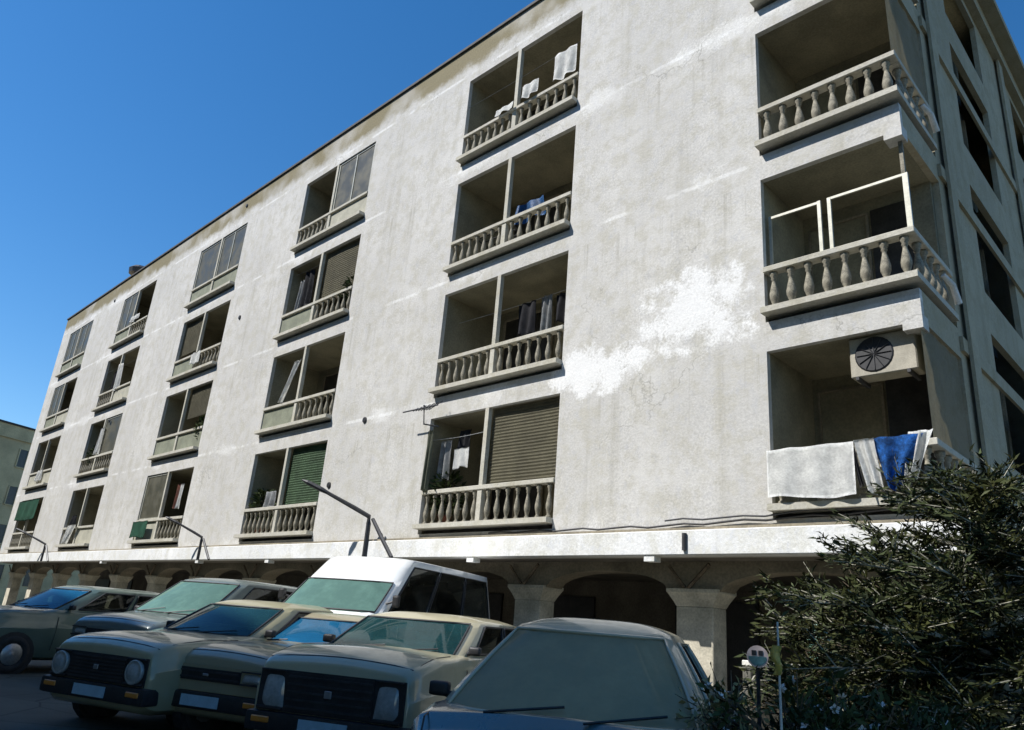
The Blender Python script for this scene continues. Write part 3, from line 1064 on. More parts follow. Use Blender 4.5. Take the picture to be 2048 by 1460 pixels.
# ------------------------------------------------------------------ vehicles
class Cabin:
    def __init__(s, xfb, xft, xrt, xrb, hwb, hwt, zb, zt, nose=0.14, crown=0.07):
        s.__dict__.update(locals())

    def hw(s, v):
        return s.hwb + (s.hwt - s.hwb) * v ** 1.25

    def z(s, v):
        return s.zb + (s.zt - s.zb) * v

    def p(s, face, a, v, off=0.0):
        hw = s.hw(v)
        xf = s.xfb + (s.xft - s.xfb) * v
        xr = s.xrb + (s.xrt - s.xrb) * v
        z = s.z(v)
        if face == 'f':
            sl = math.atan2(s.xfb - s.xft, s.zt - s.zb)
            return Vector((xf - s.nose * a * a - 0.12 * abs(a) ** 9 + off * math.cos(sl), a * hw + off * 0.5 * a, z + off * math.sin(sl)))
        if face == 'r':
            return Vector((xr + 0.10 * a * a + 0.12 * abs(a) ** 9 - off, a * hw, z + off * 0.3))
        x0, x1 = xf - s.nose - 0.12, xr + 0.22
        sg = 1 if face == 'l' else -1
        return Vector((x0 + (x1 - x0) * a, sg * (hw + 0.03 * math.sin(PI * a) + off), z + off * 0.3))

    def body(s, holes):
        """shell with the window openings left out; holes: face -> [(a0, a1, v0, v1)]"""
        bm = bmesh.new()

        def face(f, lo, n):
            hs = holes.get(f, [])
            us = sorted(set([lo + (1 - lo) * i / n for i in range(n + 1)] + [q for h in hs for q in h[:2]]))
            vv = sorted(set([i / 6 for i in range(7)] + [q for h in hs for q in h[2:]]))
            vs = [[bm.verts.new(s.p(f, u, v)) for v in vv] for u in us]
            for i in range(len(us) - 1):
                for j in range(len(vv) - 1):
                    um, vm = 0.5 * (us[i] + us[i + 1]), 0.5 * (vv[j] + vv[j + 1])
                    if any(h[0] < um < h[1] and h[2] < vm < h[3] for h in hs):
                        continue
                    bm.faces.new((vs[i][j], vs[i + 1][j], vs[i + 1][j + 1], vs[i][j + 1]))
            return us
        n = 14
        ua = face('f', -1, n)
        ub = face('r', -1, n)
        face('l', 0, 10)
        face('m', 0, 10)

        def roof(u, v):
            a = u
            p, q = s.p('f', a, 1), s.p('r', a, 1)
            r = p.lerp(q, v)
            r.y += (1 if a > 0 else -1) * 0.03 * math.sin(PI * v) * abs(a) ** 6
            r.z += s.crown * (1 - a ** 4) * (1 - (2 * v - 1) ** 6)
            return r
        us = sorted(set(ua + ub))
        vs = [[bm.verts.new(roof(u, j / 10)) for j in range(11)] for u in us]
        for i in range(len(us) - 1):
            for j in range(10):
                bm.faces.new((vs[i][j], vs[i + 1][j], vs[i + 1][j + 1], vs[i][j + 1]))
        bmesh.ops.remove_doubles(bm, verts=bm.verts, dist=0.003)
        return bm

    def seal(s, face, a0, a1, v0, v1, r=0.012):
        """rubber strip round a window"""
        bm = bmesh.new()
        pts = []
        for (x0, y0, x1, y1) in ((a0, v0, a1, v0), (a1, v0, a1, v1), (a1, v1, a0, v1), (a0, v1, a0, v0)):
            for q in range(8):
                t_ = q / 8
                pts.append(s.p(face, x0 + (x1 - x0) * t_, y0 + (y1 - y0) * t_, 0.008))
        pts.append(pts[0])
        tube(bm, pts, r, 5)
        return bm

    def fit_out(s, root, seats, glasses, sm, shade=False, wheel=True):
        """dashboard, steering wheel, seats; then the glass in its openings. seats: x of each row"""
        zf = s.zb
        bm = bmesh.new()
        pts = [(s.xfb - 0.30, 0.80), (s.xfb - 0.45, 0.90), (s.xrb + 0.2, 0.93), (s.xrb + 0.08, 0.8)]
        lo = [bm.verts.new((x, sg * s.hwb * k_, zf + 0.095)) for x, k_ in pts for sg in (-1, 1)]
        for i in range(3):
            bm.faces.new((lo[2 * i], lo[2 * i + 1], lo[2 * i + 3], lo[2 * i + 2]))
        obj('cockpit_floor', bm, MT['cockpit'], root)
        bm = bmesh.new()
        box(bm, s.xfb - 0.78, s.xfb - 0.42, -s.hwb * 0.78, s.hwb * 0.78, zf + 0.097, zf + 0.14)
        bevel_all(bm, 0.02, 2)
        d = obj('dashboard', bm, MT['cockpit'], root)
        if wheel:
            bm = bmesh.new()
            c0 = Vector((s.xfb - 0.86, s.hwb * 0.45, zf + 0.17))
            ring = [c0 + Vector((0.07 * math.sin(a), 0.17 * math.cos(a), 0.155 * math.sin(a))) for a in [2 * PI * q / 18 for q in range(19)]]
            tube(bm, ring, 0.014, 6)
            tube(bm, [c0 + Vector((0, -0.16, 0)), c0 + Vector((0, 0.16, 0))], 0.018, 5)
            obj('steering_wheel', bm, MT['black'], d, True)
        hh = (s.zt - s.zb) * 0.66
        for sx in seats:
            for sg in (-1, 1):
                y = sg * s.hwb * 0.46
                bm = bmesh.new()
                box(bm, sx - 0.07, sx + 0.07, y - 0.23, y + 0.23, zf + 0.097, zf + hh)
                for v_ in bm.verts:
                    v_.co.x -= 0.25 * (v_.co.z - zf - 0.097)
                bevel_all(bm, 0.05, 3)
                st = obj('seat', bm, MT['seat'], root, True)
                bm = bmesh.new()
                xx = sx - 0.25 * hh - 0.02
                box(bm, xx - 0.045, xx + 0.045, y - 0.13, y + 0.13, zf + hh + 0.02, zf + hh + 0.17)
                bevel_all(bm, 0.035, 3)
                obj('head_rest', bm, MT['seat'], st, True)
        if shade:
            bm = bmesh.new()

            def fn(u, v):
                return s.p('f', -0.85 + 1.70 * u, 0.10 + 0.80 * v, -0.035 + 0.012 * abs(((u * 11) % 1) * 2 - 1))
            grid(bm, fn, 88, 4)
            obj('sunshade', bm, MT['shade'], root)
        out = []
        for f, h, g_, nm in glasses:
            gl = obj(nm, s.patch(f, h[0] - 0.01, h[1] + 0.01, h[2] - 0.015, h[3] + 0.015, 0.004), GLASS[g_], root, True)
            obj('seal', s.seal(f, *h), sm, gl, True)
            out.append(gl)
        return out

    def patch(s, face, a0, a1, v0, v1, off, n=10):
        bm = bmesh.new()
        rc = 0.02

        def fn(u, v):
            # rounded corners: pull the ends in
            uu, vv = 2 * u - 1, 2 * v - 1
            k = 1 - rc * (abs(vv) ** 6) * abs(uu) ** 6
            return s.p(face, 0.5 * (a0 + a1) + 0.5 * (a1 - a0) * uu * k, 0.5 * (v0 + v1) + 0.5 * (v1 - v0) * vv * k, off)
        grid(bm, fn, n, 6)
        return bm


def lower_body(L, W, hood, belt, xws, xrb, zb=0.22, tail=None):
    w = W / 2
    tail = tail or belt
    h = L / 2
    st = [(-h, 0.84, tail - 0.22, 0.10), (-h + 0.05, 0.91, tail - 0.10, 0.04), (-h + 0.16, 0.955, tail - 0.03, 0.0), (-h + 0.34, 0.975, tail, 0.0), (xrb, 0.99, belt, 0.0),
          (0.0, 1.0, belt, 0.0), (xws - 0.1, 1.0, belt, 0.0), (xws + 0.12, 0.995, hood + 0.015, 0.0), (0.5 * (xws + h), 0.985, hood + 0.005, 0.0),
          (h - 0.3, 0.965, hood - 0.025, 0.0), (h - 0.14, 0.945, hood - 0.06, 0.0), (h - 0.06, 0.92, hood - 0.095, 0.02), (h - 0.015, 0.895, hood - 0.13, 0.05), (h, 0.87, hood - 0.16, 0.08)]
    xs = sorted(set([p[0] for p in st] + [-h + 0.5 + (L - 1.0) * i / 14 for i in range(15)]))
    col = [[p[0] for p in st]] + [[p[i] for p in st] for i in (1, 2, 3)]
    bm = bmesh.new()
    rings = []
    for x in xs:
        k, zt, up = (float(np.interp(x, col[0], c_)) for c_ in col[1:])
        q, b = w * k, zb + up
        hh = zt - b
        pr = [(0.0, b), (0.85 * q, b), (0.96 * q, b + 0.05), (0.985 * q, b + 0.13), (0.99 * q, b + 0.30 * hh), (0.998 * q, b + 0.50 * hh), (1.0 * q, b + 0.64 * hh),
              (0.985 * q, b + 0.66 * hh), (0.972 * q, zt - 0.10), (0.955 * q, zt - 0.045), (0.92 * q, zt - 0.015), (0.86 * q, zt), (0.62 * q, zt + 0.016), (0.3 * q, zt + 0.03), (0.0, zt + 0.035)]
        full = [(y, z) for y, z in pr] + [(-y, z) for y, z in pr[-2:0:-1]]
        rings.append([bm.verts.new((x, y, z)) for y, z in full])
    m = len(rings[0])
    for i in range(len(rings) - 1):
        for k in range(m):
            bm.faces.new((rings[i][k], rings[i][(k + 1) % m], rings[i + 1][(k + 1) % m], rings[i + 1][k]))
    bm.faces.new(rings[0])
    bm.faces.new(rings[-1][::-1])

    def top(x, y):
        k, zt, up = (float(np.interp(x, col[0], c_)) for c_ in col[1:])
        q = w * k
        return float(np.interp(abs(y), [0, 0.3 * q, 0.62 * q, 0.86 * q, 0.92 * q, 0.955 * q], [zt + 0.035, zt + 0.03, zt + 0.016, zt, zt - 0.015, zt - 0.045]))
    return bm, top


def sharp(o, ang=38):
    me = o.data
    b = bmesh.new()
    b.from_mesh(me)
    for e in b.edges:
        if len(e.link_faces) == 2 and e.calc_face_angle(0) > math.radians(ang):
            e.smooth = False
    b.to_mesh(me)
    b.free()
    return o


def lens(L, w, y0, y1, z0, z1, d=0.03, rake=0.02):
    """a lamp glass set into the nose: bevelled wedge with a curved face"""
    bm = bmesh.new()

    def fn(u, v):
        y = y0 + (y1 - y0) * u
        return Vector((L / 2 + d * (1 - (2 * u - 1) ** 4) * (1 - (2 * v - 1) ** 4) - 0.004 - rake * v - 0.06 * max(0, abs(y) / w - 0.74) / 0.2, y, z0 + (z1 - z0) * v))
    grid(bm, fn, 10, 6)
    return bm


def make_car(pos, rz, label, paint, glass, L=3.9, W=1.64, H=1.42, hood=0.86, belt=0.93, xws=0.75, xwt=0.05, xrt=-1.45, xrb=-1.75,
             zb=0.2, cat='car', group='cars parked in front of the arcade', bumper='black', name='parked_car', hwt=0.78, vlow=0.10, frame=None, tail=None, cab=None, gh=0.13,
             lampw=0.30, style=0, sunshade=False):
    t = tag(empty(name, (pos[0], pos[1], 0.0), rz), label, cat, group)
    P = PAINT[paint]
    w = W / 2
    lb, top = lower_body(L, W, hood, belt, xws, xrb, zb, tail)
    body = sharp(obj('body', lb, P, t, True))
    # shut lines
    for s_ in (-1, 1):
        bm = bmesh.new()
        tube(bm, [(x, s_ * w * 0.87 * (1 - 0.05 * max(0, x - L / 2 + 0.5)), top(x, w * 0.87) + 0.001) for x in np.linspace(xws + 0.1, L / 2 - 0.09, 8)], 0.005, 4)
        obj('shut_line', bm, MT['black'], body)
    bm = bmesh.new()
    tube(bm, [(L / 2 - 0.085, y, top(L / 2 - 0.085, y) + 0.001) for y in np.linspace(-w * 0.84, w * 0.84, 9)], 0.006, 4)
    obj('shut_line', bm, MT['black'], body)
    for s_ in (-1, 1):
        for x in (xws - 0.12, xws - 1.08):
            bm = bmesh.new()
            tube(bm, [(x, s_ * w * 0.985, belt - 0.12), (x, s_ * w * 1.001, belt - 0.30), (x + 0.02, s_ * w * 0.992, zb + 0.16)], 0.005, 4)
            obj('shut_line', bm, MT['black'], body)
    cb = Cabin(xws + 0.14, xwt + 0.12, xrt, xrb, 0.90 * w, hwt * w, belt - 0.05, H - 0.06)
    fr = frame or 'black'
    fm = MT[fr] if fr in MT else PAINT[fr]
    hf = (-0.90, 0.90, vlow, 0.93)
    hs = [(0.10, 0.47, 0.16, 0.90), (0.52, 0.88, 0.16, 0.90)]
    hr = (-0.85, 0.85, 0.2, 0.9)
    obj('cabin', cb.body({'f': [hf], 'r': [hr], 'l': hs, 'm': hs}), PAINT[cab] if cab else P, t, True)
    gs = [('f', hf, glass, 'windscreen'), ('r', hr, 'smoke', 'rear_window')] + [(f, h, 'smoke', 'side_window') for f in 'lm' for h in hs]
    ws = cb.fit_out(t, [xws - 0.95, xws - 1.85] if not sunshade else [xws - 1.1], gs, fm, sunshade)[0]
    bm = bmesh.new()
    for s_ in (-0.55, 0.15):
        a, b = cb.p('f', s_, vlow - 0.03, 0.03), cb.p('f', s_ + 0.55, vlow + 0.10, 0.025)
        tube(bm, [a, b], 0.007, 5)
    obj('wiper', bm, MT['black'], ws)
    # nose: bumper, grille, lamps
    bm = bmesh.new()
    box(bm, L / 2 - 0.16, L / 2 + 0.06, -w * 0.93, w * 0.93, 0.29, 0.45)
    bevel_all(bm, 0.035, 2)
    bp = sharp(obj('bumper', bm, MT[bumper] if bumper in MT else PAINT[bumper], t, True))
    bxo('nose_panel', MT['black'] if style != 1 else P, (L / 2 + 0.004, L / 2 + 0.02, -w * 0.84, w * 0.84, 0.455, hood - 0.185), t)
    g0, g1 = 0.47, hood - 0.20
    if style == 1:
        g0, g1 = hood - 0.33, hood - 0.215
    bm = bmesh.new()
    box(bm, L / 2 + 0.021, L / 2 + 0.03, -w * 0.5, w * 0.5, g0, g1)
    gr = obj('grille', bm, MT['black'], t)
    nb_ = (5, 2, 7)[style]
    for q in range(nb_):
        zc = g0 + (g1 - g0) * (q + 0.5) / nb_
        bxo('bar', MT['steel'], (L / 2 + 0.031, L / 2 + 0.042, -w * 0.49, w * 0.49, zc - 0.009, zc + 0.007), gr)
    bxo('badge', MT['rim'], (L / 2 + 0.043, L / 2 + 0.05, -0.035, 0.035, g0 + (g1 - g0) * 0.42, g0 + (g1 - g0) * 0.62), gr, 0.004)
    for s_ in (-1, 1):
        ya, yb = s_ * w * 0.52, s_ * w * (0.52 + lampw)
        if style == 2:
            bm = bmesh.new()
            lathe(bm, [(0.115, -0.02), (0.115, 0.03), (0.10, 0.034), (0.095, 0.028), (0.07, 0.045), (0.03, 0.055)], 20)
            bmesh.ops.rotate(bm, cent=(0, 0, 0), matrix=Matrix.Rotation(PI / 2, 3, 'Y'), verts=bm.verts)
            bmesh.ops.translate(bm, vec=(L / 2 + 0.025, 0.5 * (ya + yb), 0.5 * (g0 + g1)), verts=bm.verts)
            hl = obj('headlight', bm, MT['lamp'], t, True)
        else:
            hl = obj('headlight', lens(L + 0.05, w, ya, yb, g0 + 0.02, g1, 0.03), MT['lamp'], t, True)
        for (za, zb2) in ((g0 + 0.002, g0 + 0.018), (g1 + 0.002, g1 + 0.014)):
            bxo('bezel', MT['steel'], (L / 2 + 0.021, L / 2 + 0.05, min(ya, yb), max(ya, yb), za, zb2), hl)
        bm = bmesh.new()
        box(bm, L / 2 + 0.03, L / 2 + 0.068, s_ * w * 0.74 - 0.09, s_ * w * 0.74 + 0.09, 0.36, 0.41)
        bevel_all(bm, 0.008)
        obj('indicator', bm, MT['amber'], bp)
        bm = bmesh.new()
        box(bm, -0.045, 0.03, -0.06, 0.06, -0.035, 0.045)
        bevel_all(bm, 0.022, 2)
        bmesh.ops.translate(bm, vec=(xws - 0.30, s_ * (w - 0.02), belt + 0.04), verts=bm.verts)
        tube(bm, [(xws - 0.30, s_ * 0.78 * w, belt - 0.01), (xws - 0.30, s_ * (w - 0.04), belt + 0.03)], 0.022, 6)
        obj('mirror', bm, MT['black'], t, True)
        for xx in (L / 2 - 0.72, -L / 2 + 0.72):
            r = 0.29
            for nm, prof, mm_, sg in (('wheel_arch', [(r + 0.05, -0.1), (r + 0.05, 0.012)], 'black', 20),
                                      ('wheel', [(r * 0.6, -0.17), (r * 0.95, -0.17), (r, -0.14), (r, -0.02), (r * 0.94, 0.02), (r * 0.62, 0.022), (r * 0.6, 0.0)], 'rubber', 20),
                                      ('rim', [(r * 0.6, 0.0), (r * 0.55, 0.022), (r * 0.2, 0.012), (r * 0.1, 0.028)], 'rim', 14)):
                bm = bmesh.new()
                lathe(bm, prof, sg, (xx, 0, r), 'y')
                if s_ < 0:
                    bmesh.ops.scale(bm, vec=(1, -1, 1), verts=bm.verts)
                bmesh.ops.translate(bm, vec=(0, s_ * w * 0.985, 0), verts=bm.verts)
                if nm == 'rim':
                    obj(nm, bm, MT[mm_], wh, True)
                else:
                    wh = obj(nm, bm, MT[mm_], t, nm == 'wheel')
    bm = bmesh.new()
    box(bm, L / 2 + 0.062, L / 2 + 0.07, -0.23, 0.23, 0.32, 0.42)
    obj('number_plate', bm, MT['plate'], bp)
    return t


def place(u, D, back, rz):
    """ground position of a car centre so that its windscreen sits at pixel column u, depth D"""
    p = px(u, 1177 + 0.082 * u, D)
    d = Vector((math.cos(rz), math.sin(rz)))
    return (p.x - d.x * back, p.y - d.y * back)


NOSE = math.radians(-64)
make_car(place(1140, 4.05, 1.28, NOSE + 0.06), NOSE + 0.06, 'silver grey cab forward van with huge grey windscreen and teal bonnet, nearest to the camera', 'teal', 'grey',
         L=3.3, W=1.66, H=1.36, hood=0.80, belt=0.86, xws=1.28, xwt=0.62, xrt=-1.35, xrb=-1.55, hwt=0.57, vlow=0.05, frame='silver', bumper='teal',
         cab='silver', sunshade=True, name='parked_van', cat='van', group=None)
make_car(place(800, 7.6, 0.6, NOSE), NOSE, 'cream hatchback with dark teal windscreen in front of the white van', 'cream', 'dark',
         hood=0.97, belt=0.99, H=1.36, W=1.66, L=3.5, xws=0.85, xwt=0.15, gh=0.22)
make_car(place(610, 9.0, 0.5, NOSE - 0.04), NOSE - 0.04, 'sand coloured car with bright blue windscreen beside the cream hatchback', 'sand', 'blue', hood=0.88, belt=0.92, H=1.28, style=1)
make_car(place(440, 9.1, 0.5, NOSE - 0.12), NOSE - 0.12, 'beige car with long pale bonnet left of the blue windscreened car', 'beige', 'dark', hood=0.90, belt=0.96, H=1.36, style=2)
make_car(place(400, 12.8, 0.5, NOSE - 0.1), NOSE - 0.1, 'grey blue people carrier with rounded roof behind the beige car', 'greyblue', 'teal',
         L=4.3, W=1.86, H=1.72, hood=1.02, belt=1.08, xws=1.25, xwt=0.35, xrt=-1.8, xrb=-2.0, style=1)
make_car(place(120, 13.5, 0.5, NOSE - 0.25), NOSE - 0.25, 'grey green estate car with wide blue windscreen at the left edge', 'green', 'blue',
         L=4.4, W=1.8, H=1.42, hood=0.95, belt=1.0, xws=1.0, xwt=0.3)

# the white van
VZ = math.radians(-68)
vp = place(690, 10.6, 1.35, VZ)
t = tag(empty('white_van', (vp[0], vp[1], 0), VZ), 'white van with raked teal windscreen and dark side windows', 'van')
VL, VW = 4.3, 1.66
sharp(obj('body', lower_body(VL, VW, 1.28, 1.33, 1.75, -2.0, 0.25)[0], PAINT['white'], t, True))
vb = Cabin(2.02, 1.10, -2.0, -2.1, 0.82, 0.72, 1.29, 2.10, 0.12, 0.05)
vf = (-0.92, 0.92, 0.06, 0.56)  # glass stops low; white panel above stands in for its sunlit upper part
vs_ = [(0.04, 0.31, 0.08, 0.88), (0.33, 0.64, 0.08, 0.88), (0.66, 0.97, 0.08, 0.88)]
vr = (-0.8, 0.8, 0.1, 0.85)
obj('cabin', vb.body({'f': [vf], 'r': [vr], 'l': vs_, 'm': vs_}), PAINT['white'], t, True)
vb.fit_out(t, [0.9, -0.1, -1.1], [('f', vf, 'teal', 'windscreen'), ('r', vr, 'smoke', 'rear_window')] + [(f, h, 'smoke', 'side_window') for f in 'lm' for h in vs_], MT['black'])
bm = bmesh.new()
box(bm, VL / 2 - 0.12, VL / 2 + 0.06, -0.74, 0.74, 0.36, 0.56)
bevel_all(bm, 0.04, 2)
obj('bumper', bm, MT['black'], t, True)
for s_ in (-1, 1):
    bm = bmesh.new()
    lathe(bm, [(0.11, -0.05), (0.11, 0.02), (0.09, 0.04), (0.03, 0.055)], 14)
    bmesh.ops.rotate(bm, cent=(0, 0, 0), matrix=Matrix.Rotation(PI / 2, 3, 'Y'), verts=bm.verts)
    bmesh.ops.translate(bm, vec=(VL / 2 - 0.03, s_ * 0.55, 0.88), verts=bm.verts)
    obj('headlight', bm, MT['lamp'], t, True)
    bm = bmesh.new()
    box(bm, 1.57, 1.64, s_ * 0.94 - 0.05, s_ * 0.94 + 0.05, 1.42, 1.58)
    bevel_all(bm, 0.03, 2)
    tube(bm, [(1.6, s_ * 0.78, 1.46), (1.6, s_ * 0.92, 1.5)], 0.015, 5)
    obj('mirror', bm, MT['black'], t)
    for xx in (1.45, -1.35):
        bm = bmesh.new()
        lathe(bm, [(0.2, -0.18), (0.31, -0.17), (0.32, -0.02), (0.29, 0.02), (0.18, 0.02)], 20, (xx, 0, 0.32), 'y')
        if s_ < 0:
            bmesh.ops.scale(bm, vec=(1, -1, 1), verts=bm.verts)
        bmesh.ops.translate(bm, vec=(0, s_ * 0.83, 0), verts=bm.verts)
        obj('wheel', bm, MT['rubber'], t, True)


# ------------------------------------------------------------------ plants
def leaves_obj(name, cen, dirs, size, aspect, m, parent=None, kind=None):
    n = len(cen)
    cen, dirs = np.asarray(cen), np.asarray(dirs)
    dirs = dirs / np.linalg.norm(dirs, axis=1, keepdims=True)
    r = rng.normal(size=(n, 3))
    side = np.cross(dirs, r)
    side /= np.linalg.norm(side, axis=1, keepdims=True) + 1e-9
    nrm = np.cross(side, dirs)
    ln = (size * rng.uniform(0.45, 1.6, n))[:, None]
    wd = ln * aspect
    v = np.empty((n, 4, 3))
    v[:, 0] = cen
    v[:, 1] = cen + dirs * ln * 0.5 + side * wd * 0.5 + nrm * ln * 0.06
    v[:, 2] = cen + dirs * ln - nrm * ln * 0.12
    v[:, 3] = cen + dirs * ln * 0.5 - side * wd * 0.5 + nrm * ln * 0.06
    me = bpy.data.meshes.new(name)
    me.vertices.add(n * 4)
    me.vertices.foreach_set('co', v.ravel())
    me.loops.add(n * 4)
    me.loops.foreach_set('vertex_index', np.arange(n * 4, dtype=np.int32))
    me.polygons.add(n)
    me.polygons.foreach_set('loop_start', np.arange(0, n * 4, 4, dtype=np.int32))
    me.polygons.foreach_set('loop_total', np.full(n, 4, dtype=np.int32))
    me.update()
    me.validate()
    o = link(name, me, m, parent)
    return o


def shrub(base, h, rad, nb, nl, leaf, m, label, cat, droop=0.1, trunk_r=0.05, name='shrub', spread=1.0, barkm='twig', aspect=0.36, low=0.15, flat=(0.25, 0.7), zs=1.0):
    t = tag(empty(name, base), label, cat)
    bmT = bmesh.new()
    tube(bmT, [(0, 0, -0.05), (0.02, 0.02, h * 0.4), (-0.02, 0.03, h * 0.7), (0.02, 0, h * 0.95)], [trunk_r, trunk_r * 0.8, trunk_r * 0.5, 0.01], 8)
    obj('trunk', bmT, MT[barkm], t, True)
    bmB = bmesh.new()
    C, D = [], []
    for i in range(nb):
        f = low + (1 - low) * (i + rng.random()) / nb
        z = h * f * 0.9
        a = rng.uniform(0, 2 * PI)
        prof = math.sin(PI * min(1, (0.18 + 0.80 * f))) ** 0.7
        ln = rad * prof * rng.uniform(0.6, 1.15)
        d = np.array([math.cos(a), math.sin(a), flat[0] + flat[1] * f * f])
        p0 = np.array([0, 0, z])
        pts = [p0 + d * ln * s - np.array([0, 0, droop * ln * s * s]) for s in (0, 0.35, 0.7, 1.0)]
        tube(bmB, [tuple(p) for p in pts], [0.018, 0.013, 0.008, 0.004], 5)
        k = max(6, int(nl / nb * ln / rad))
        ntw = max(5, int(k / 26))
        for j in range(ntw):
            s = rng.uniform(0.18, 1.0)
            q = p0 + d * ln * s - np.array([0, 0, droop * ln * s * s])
            td = d * 0.6 + rng.normal(size=3) * 0.55 * np.array([1, 1, zs])
            td /= np.linalg.norm(td)
            tl = rng.uniform(0.10, 0.28) * spread
            tube(bmB, [tuple(q), tuple(q + td * tl)], [0.005, 0.002], 3)
            m_ = k // ntw
            ss = rng.uniform(0, 1, m_)
            C.append(q + td * tl * ss[:, None] + rng.normal(size=(m_, 3)) * 0.012)
            D.append(td * 0.7 + rng.normal(size=(m_, 3)) * 0.6 * np.array([1, 1, zs]))
    br = obj('branches', bmB, MT[barkm], t)
    br['kind'] = 'stuff'
    cr = leaves_obj('crown', np.concatenate(C), np.concatenate(D), leaf, aspect, m, t)
    cr['kind'] = 'stuff'
    return t, np.concatenate(C)


tp = px(1985, 1300, 4.6)
shrub((tp.x, tp.y, 0.0), 2.6, 1.3, 120, 105000, 0.062, MT['leaf'], 'dark spreading small tree with pale trunk at the right edge', 'tree', 0.12, 0.06,
      'small_tree', 1.2, 'bark', 0.20, 0.12, (0.08, 0.30), 0.4)
tp = px(1785, 1330, 4.9)
shrub((tp.x, tp.y, 0.0), 1.75, 0.9, 80, 52000, 0.058, MT['leaf'], 'dark bushy shrub with reaching boughs left of the small tree', 'shrub', 0.05, 0.04,
      'shrub', 1.2, 'twig', 0.18, 0.1, (0.16, 0.25), 0.35)
tp = px(1590, 1420, 3.2)
t, LC = shrub((tp.x, tp.y, 0.0), 1.05, 0.5, 60, 20000, 0.04, MT['leaf2'], 'low dark shrub dotted with white flowers beside the nearest car', 'shrub', 0.1, 0.03,
              'flowering_shrub', 0.9, 'twig', 0.4, 0.2)


def flowers(parent, pts, r):
    for p in pts:
        bm = bmesh.new()
        q = Quaternion(Vector(rng.normal(size=3)).normalized(), rng.uniform(0, 3))
        for k in range(5):
            a = 2 * PI * k / 5
            c, s = math.cos(a), math.sin(a)
            vs_ = [Vector((0, 0, 0)), Vector((c * r * 0.6 - s * r * 0.35, s * r * 0.6 + c * r * 0.35, r * 0.2)), Vector((c * r, s * r, r * 0.35)),
                   Vector((c * r * 0.6 + s * r * 0.35, s * r * 0.6 - c * r * 0.35, r * 0.2))]
            bm.faces.new([bm.verts.new(q @ v + Vector(p)) for v in vs_])
        obj('flower', bm, MT['petal'], parent)


sel = LC[rng.permutation(len(LC))[:400]]
# flowers on the outside of the shrub
sel = sorted(sel, key=lambda p: -(p[2] + 0.9 * math.hypot(p[0], p[1])))[:60]
flowers(t, sel, 0.022)
tp = px(1840, 1440, 3.3)
t, LC = shrub((tp.x, tp.y, 0.0), 1.02, 0.46, 50, 16000, 0.04, MT['leaf2'], 'low dark flowering shrub under the small tree at lower right', 'shrub', 0.1, 0.03,
              'flowering_shrub', 0.9, 'twig', 0.4, 0.2)
sel = LC[rng.permutation(len(LC))[:400]]
sel = sorted(sel, key=lambda p: -(p[2] + 0.9 * math.hypot(p[0], p[1])))[:40]
flowers(t, sel, 0.022)
tp = px(1455, 1400, 3.9)
shrub((tp.x, tp.y, 0.0), 1.10, 0.22, 30, 2600, 0.035, MT['dryleaf'], 'pale dry yellowish shrub just right of the nearest car', 'shrub', 0.1, 0.02,
      'dry_shrub', 0.7, 'twig', 0.45, 0.45)

def potted(x, y, z, h, label, m='leaf2'):
    t = tag(empty('potted_plant', (x, y, z)), label, 'plant', 'potted plants on the balconies')
    bm = bmesh.new()
    lathe(bm, [(0.10, 0), (0.14, 0.2), (0.155, 0.2), (0.155, 0.24), (0.13, 0.24)], 12)
    obj('pot', bm, MT['redcloth'], t, True)
    n = 420
    f = rng.uniform(0, 1, n)
    a = rng.uniform(0, 2 * PI, n)
    r = 0.22 * np.sqrt(rng.uniform(0, 1, n)) * (0.5 + np.sin(PI * f))
    c_ = np.stack([r * np.cos(a), r * np.sin(a), 0.24 + f * h], 1)
    d = np.stack([np.cos(a), np.sin(a), rng.uniform(-0.3, 1.0, n)], 1)
    o = leaves_obj('foliage', c_, d, 0.13, 0.4, MT[m], t)
    o['kind'] = 'stuff'
    return t


potted(-3.25, 0.35, 3.12, 0.85, 'bushy potted plant in left corner of the lowest middle balcony')
potted(-10.9, 0.35, 3.12, 1.0, 'potted plant in left corner of the lowest fourth column balcony')
potted(-7.95, 0.35, 8.89, 0.95, 'potted plant at the right end of a third floor balcony')
potted(-30.0 + 4.0, 0.3, 6.0, 1.0, 'potted plant in a second floor balcony of the second column from the far end')
potted(-15.6, 0.3, 6.0, 0.9, 'potted plant in a second floor balcony left of the tall lamp')

# low garden wall with a pale coping, behind the shrubs
a, b = px(1500, 1300, 5.9), px(1800, 1318, 5.9)
ang = math.atan2(b.y - a.y, b.x - a.x)
ln = (b - a).length + 1.6
t = tag(empty('garden_wall', (a.x, a.y, 0), ang), 'low dark garden wall with pale coping behind the shrubs', 'wall')
bxo('wall', MT['gwall'], (0, ln, 0, 0.2, 0, 1.13), t)
for k in range(6):
    bxo('coping_stone', MT['gcap'], (k * ln / 6 + 0.004, (k + 1) * ln / 6 - 0.004, -0.03, 0.23, 1.132, 1.175), t, 0.006)
v = px(1640, 1300, 5.95)
t = tag(empty('vase', (v.x, v.y, 1.177)), 'teal green glazed vase standing on the garden wall', 'vase')
bm = bmesh.new()
lathe(bm, [(0.05, 0), (0.08, 0.04), (0.105, 0.14), (0.09, 0.22), (0.05, 0.28), (0.06, 0.31), (0.045, 0.30)], 14)
obj('vessel', bm, MT['teal'], t, True)
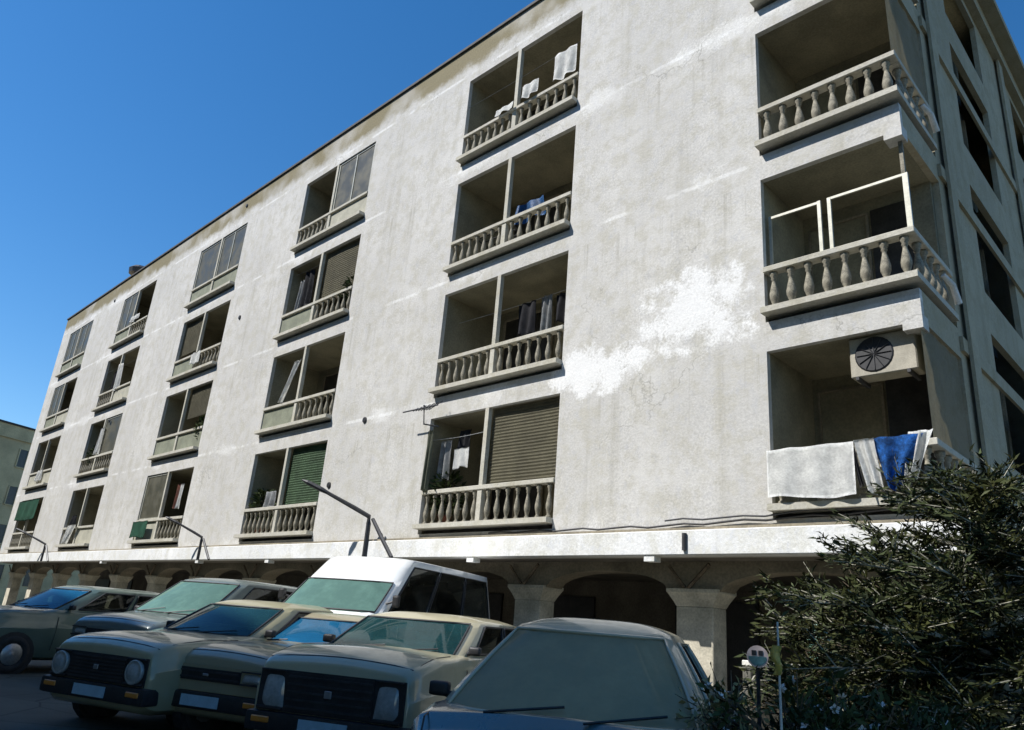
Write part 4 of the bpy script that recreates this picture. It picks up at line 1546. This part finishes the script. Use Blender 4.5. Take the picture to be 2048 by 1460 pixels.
# small round sign
v = px(1515, 1313, 4.5)
t = tag(empty('round_sign', (v.x, v.y, 0), math.atan2(CAM.y - v.y, CAM.x - v.x) + PI / 2), 'small round sign with pale rim and teal lower half among the shrubs', 'sign')
bm = bmesh.new()
tube(bm, [(0, 0.02, 0), (0, 0.02, v.z - 0.03)], 0.012, 6)
obj('post', bm, MT['steel'], t)
bm = bmesh.new()
lathe(bm, [(0.062, -0.004), (0.062, 0.006)], 20, (0, 0, v.z), 'y')
obj('plate', bm, MT['signwhite'], t)
bm = bmesh.new()
vsn = [bm.verts.new((0.052 * math.cos(a_), -0.0065, v.z + 0.052 * math.sin(a_))) for a_ in [PI + PI * k / 12 for k in range(13)]]
bm.faces.new(vsn)
bmesh.ops.solidify(bm, geom=list(bm.faces), thickness=0.002)
obj('lower_half', bm, MT['signteal'], t)
bm = bmesh.new()
for s_ in (-0.02, 0.018):
    box(bm, s_ - 0.013, s_ + 0.013, -0.008, -0.005, v.z + 0.006, v.z + 0.034)
obj('mark', bm, MT['black'], t)
# yellow tagged stake
v = px(1556, 1318, 3.0)
t = tag(empty('plant_stake', (v.x, v.y, 0)), 'thin pale stake carrying a yellow tag in the flowering shrub', 'stake')
bm = bmesh.new()
tube(bm, [(0, 0, 0), (0.004, 0, 0.8), (0, 0.006, v.z + 0.14)], [0.007, 0.006, 0.004], 6)
obj('rod', bm, MT['gcap'], t)
bm = bmesh.new()
grid(bm, lambda u, w: Vector((0.036 * (u - 0.5) + 0.008 * math.sin(w * 7), -0.012 + 0.008 * math.sin(u * 4 + w * 5), v.z - 0.06 + 0.11 * w)), 5, 8)
bmesh.ops.solidify(bm, geom=list(bm.faces), thickness=0.003)
obj('tag', bm, MT['yellow'], t)
# planted bed under the shrubs
v = px(1720, 1400, 4.2)
bm = bmesh.new()
n = 28
ring = [bm.verts.new((v.x + 1.9 * math.cos(2 * PI * k / n) * (1 + 0.08 * math.sin(k * 2.3)), v.y + 1.6 * math.sin(2 * PI * k / n), 0.006)) for k in range(n)]
c_ = bm.verts.new((v.x, v.y, 0.12))
for k in range(n):
    bm.faces.new((ring[k], ring[(k + 1) % n], c_))
tag(obj('planting_bed', bm, MT['soil']), kind='structure')
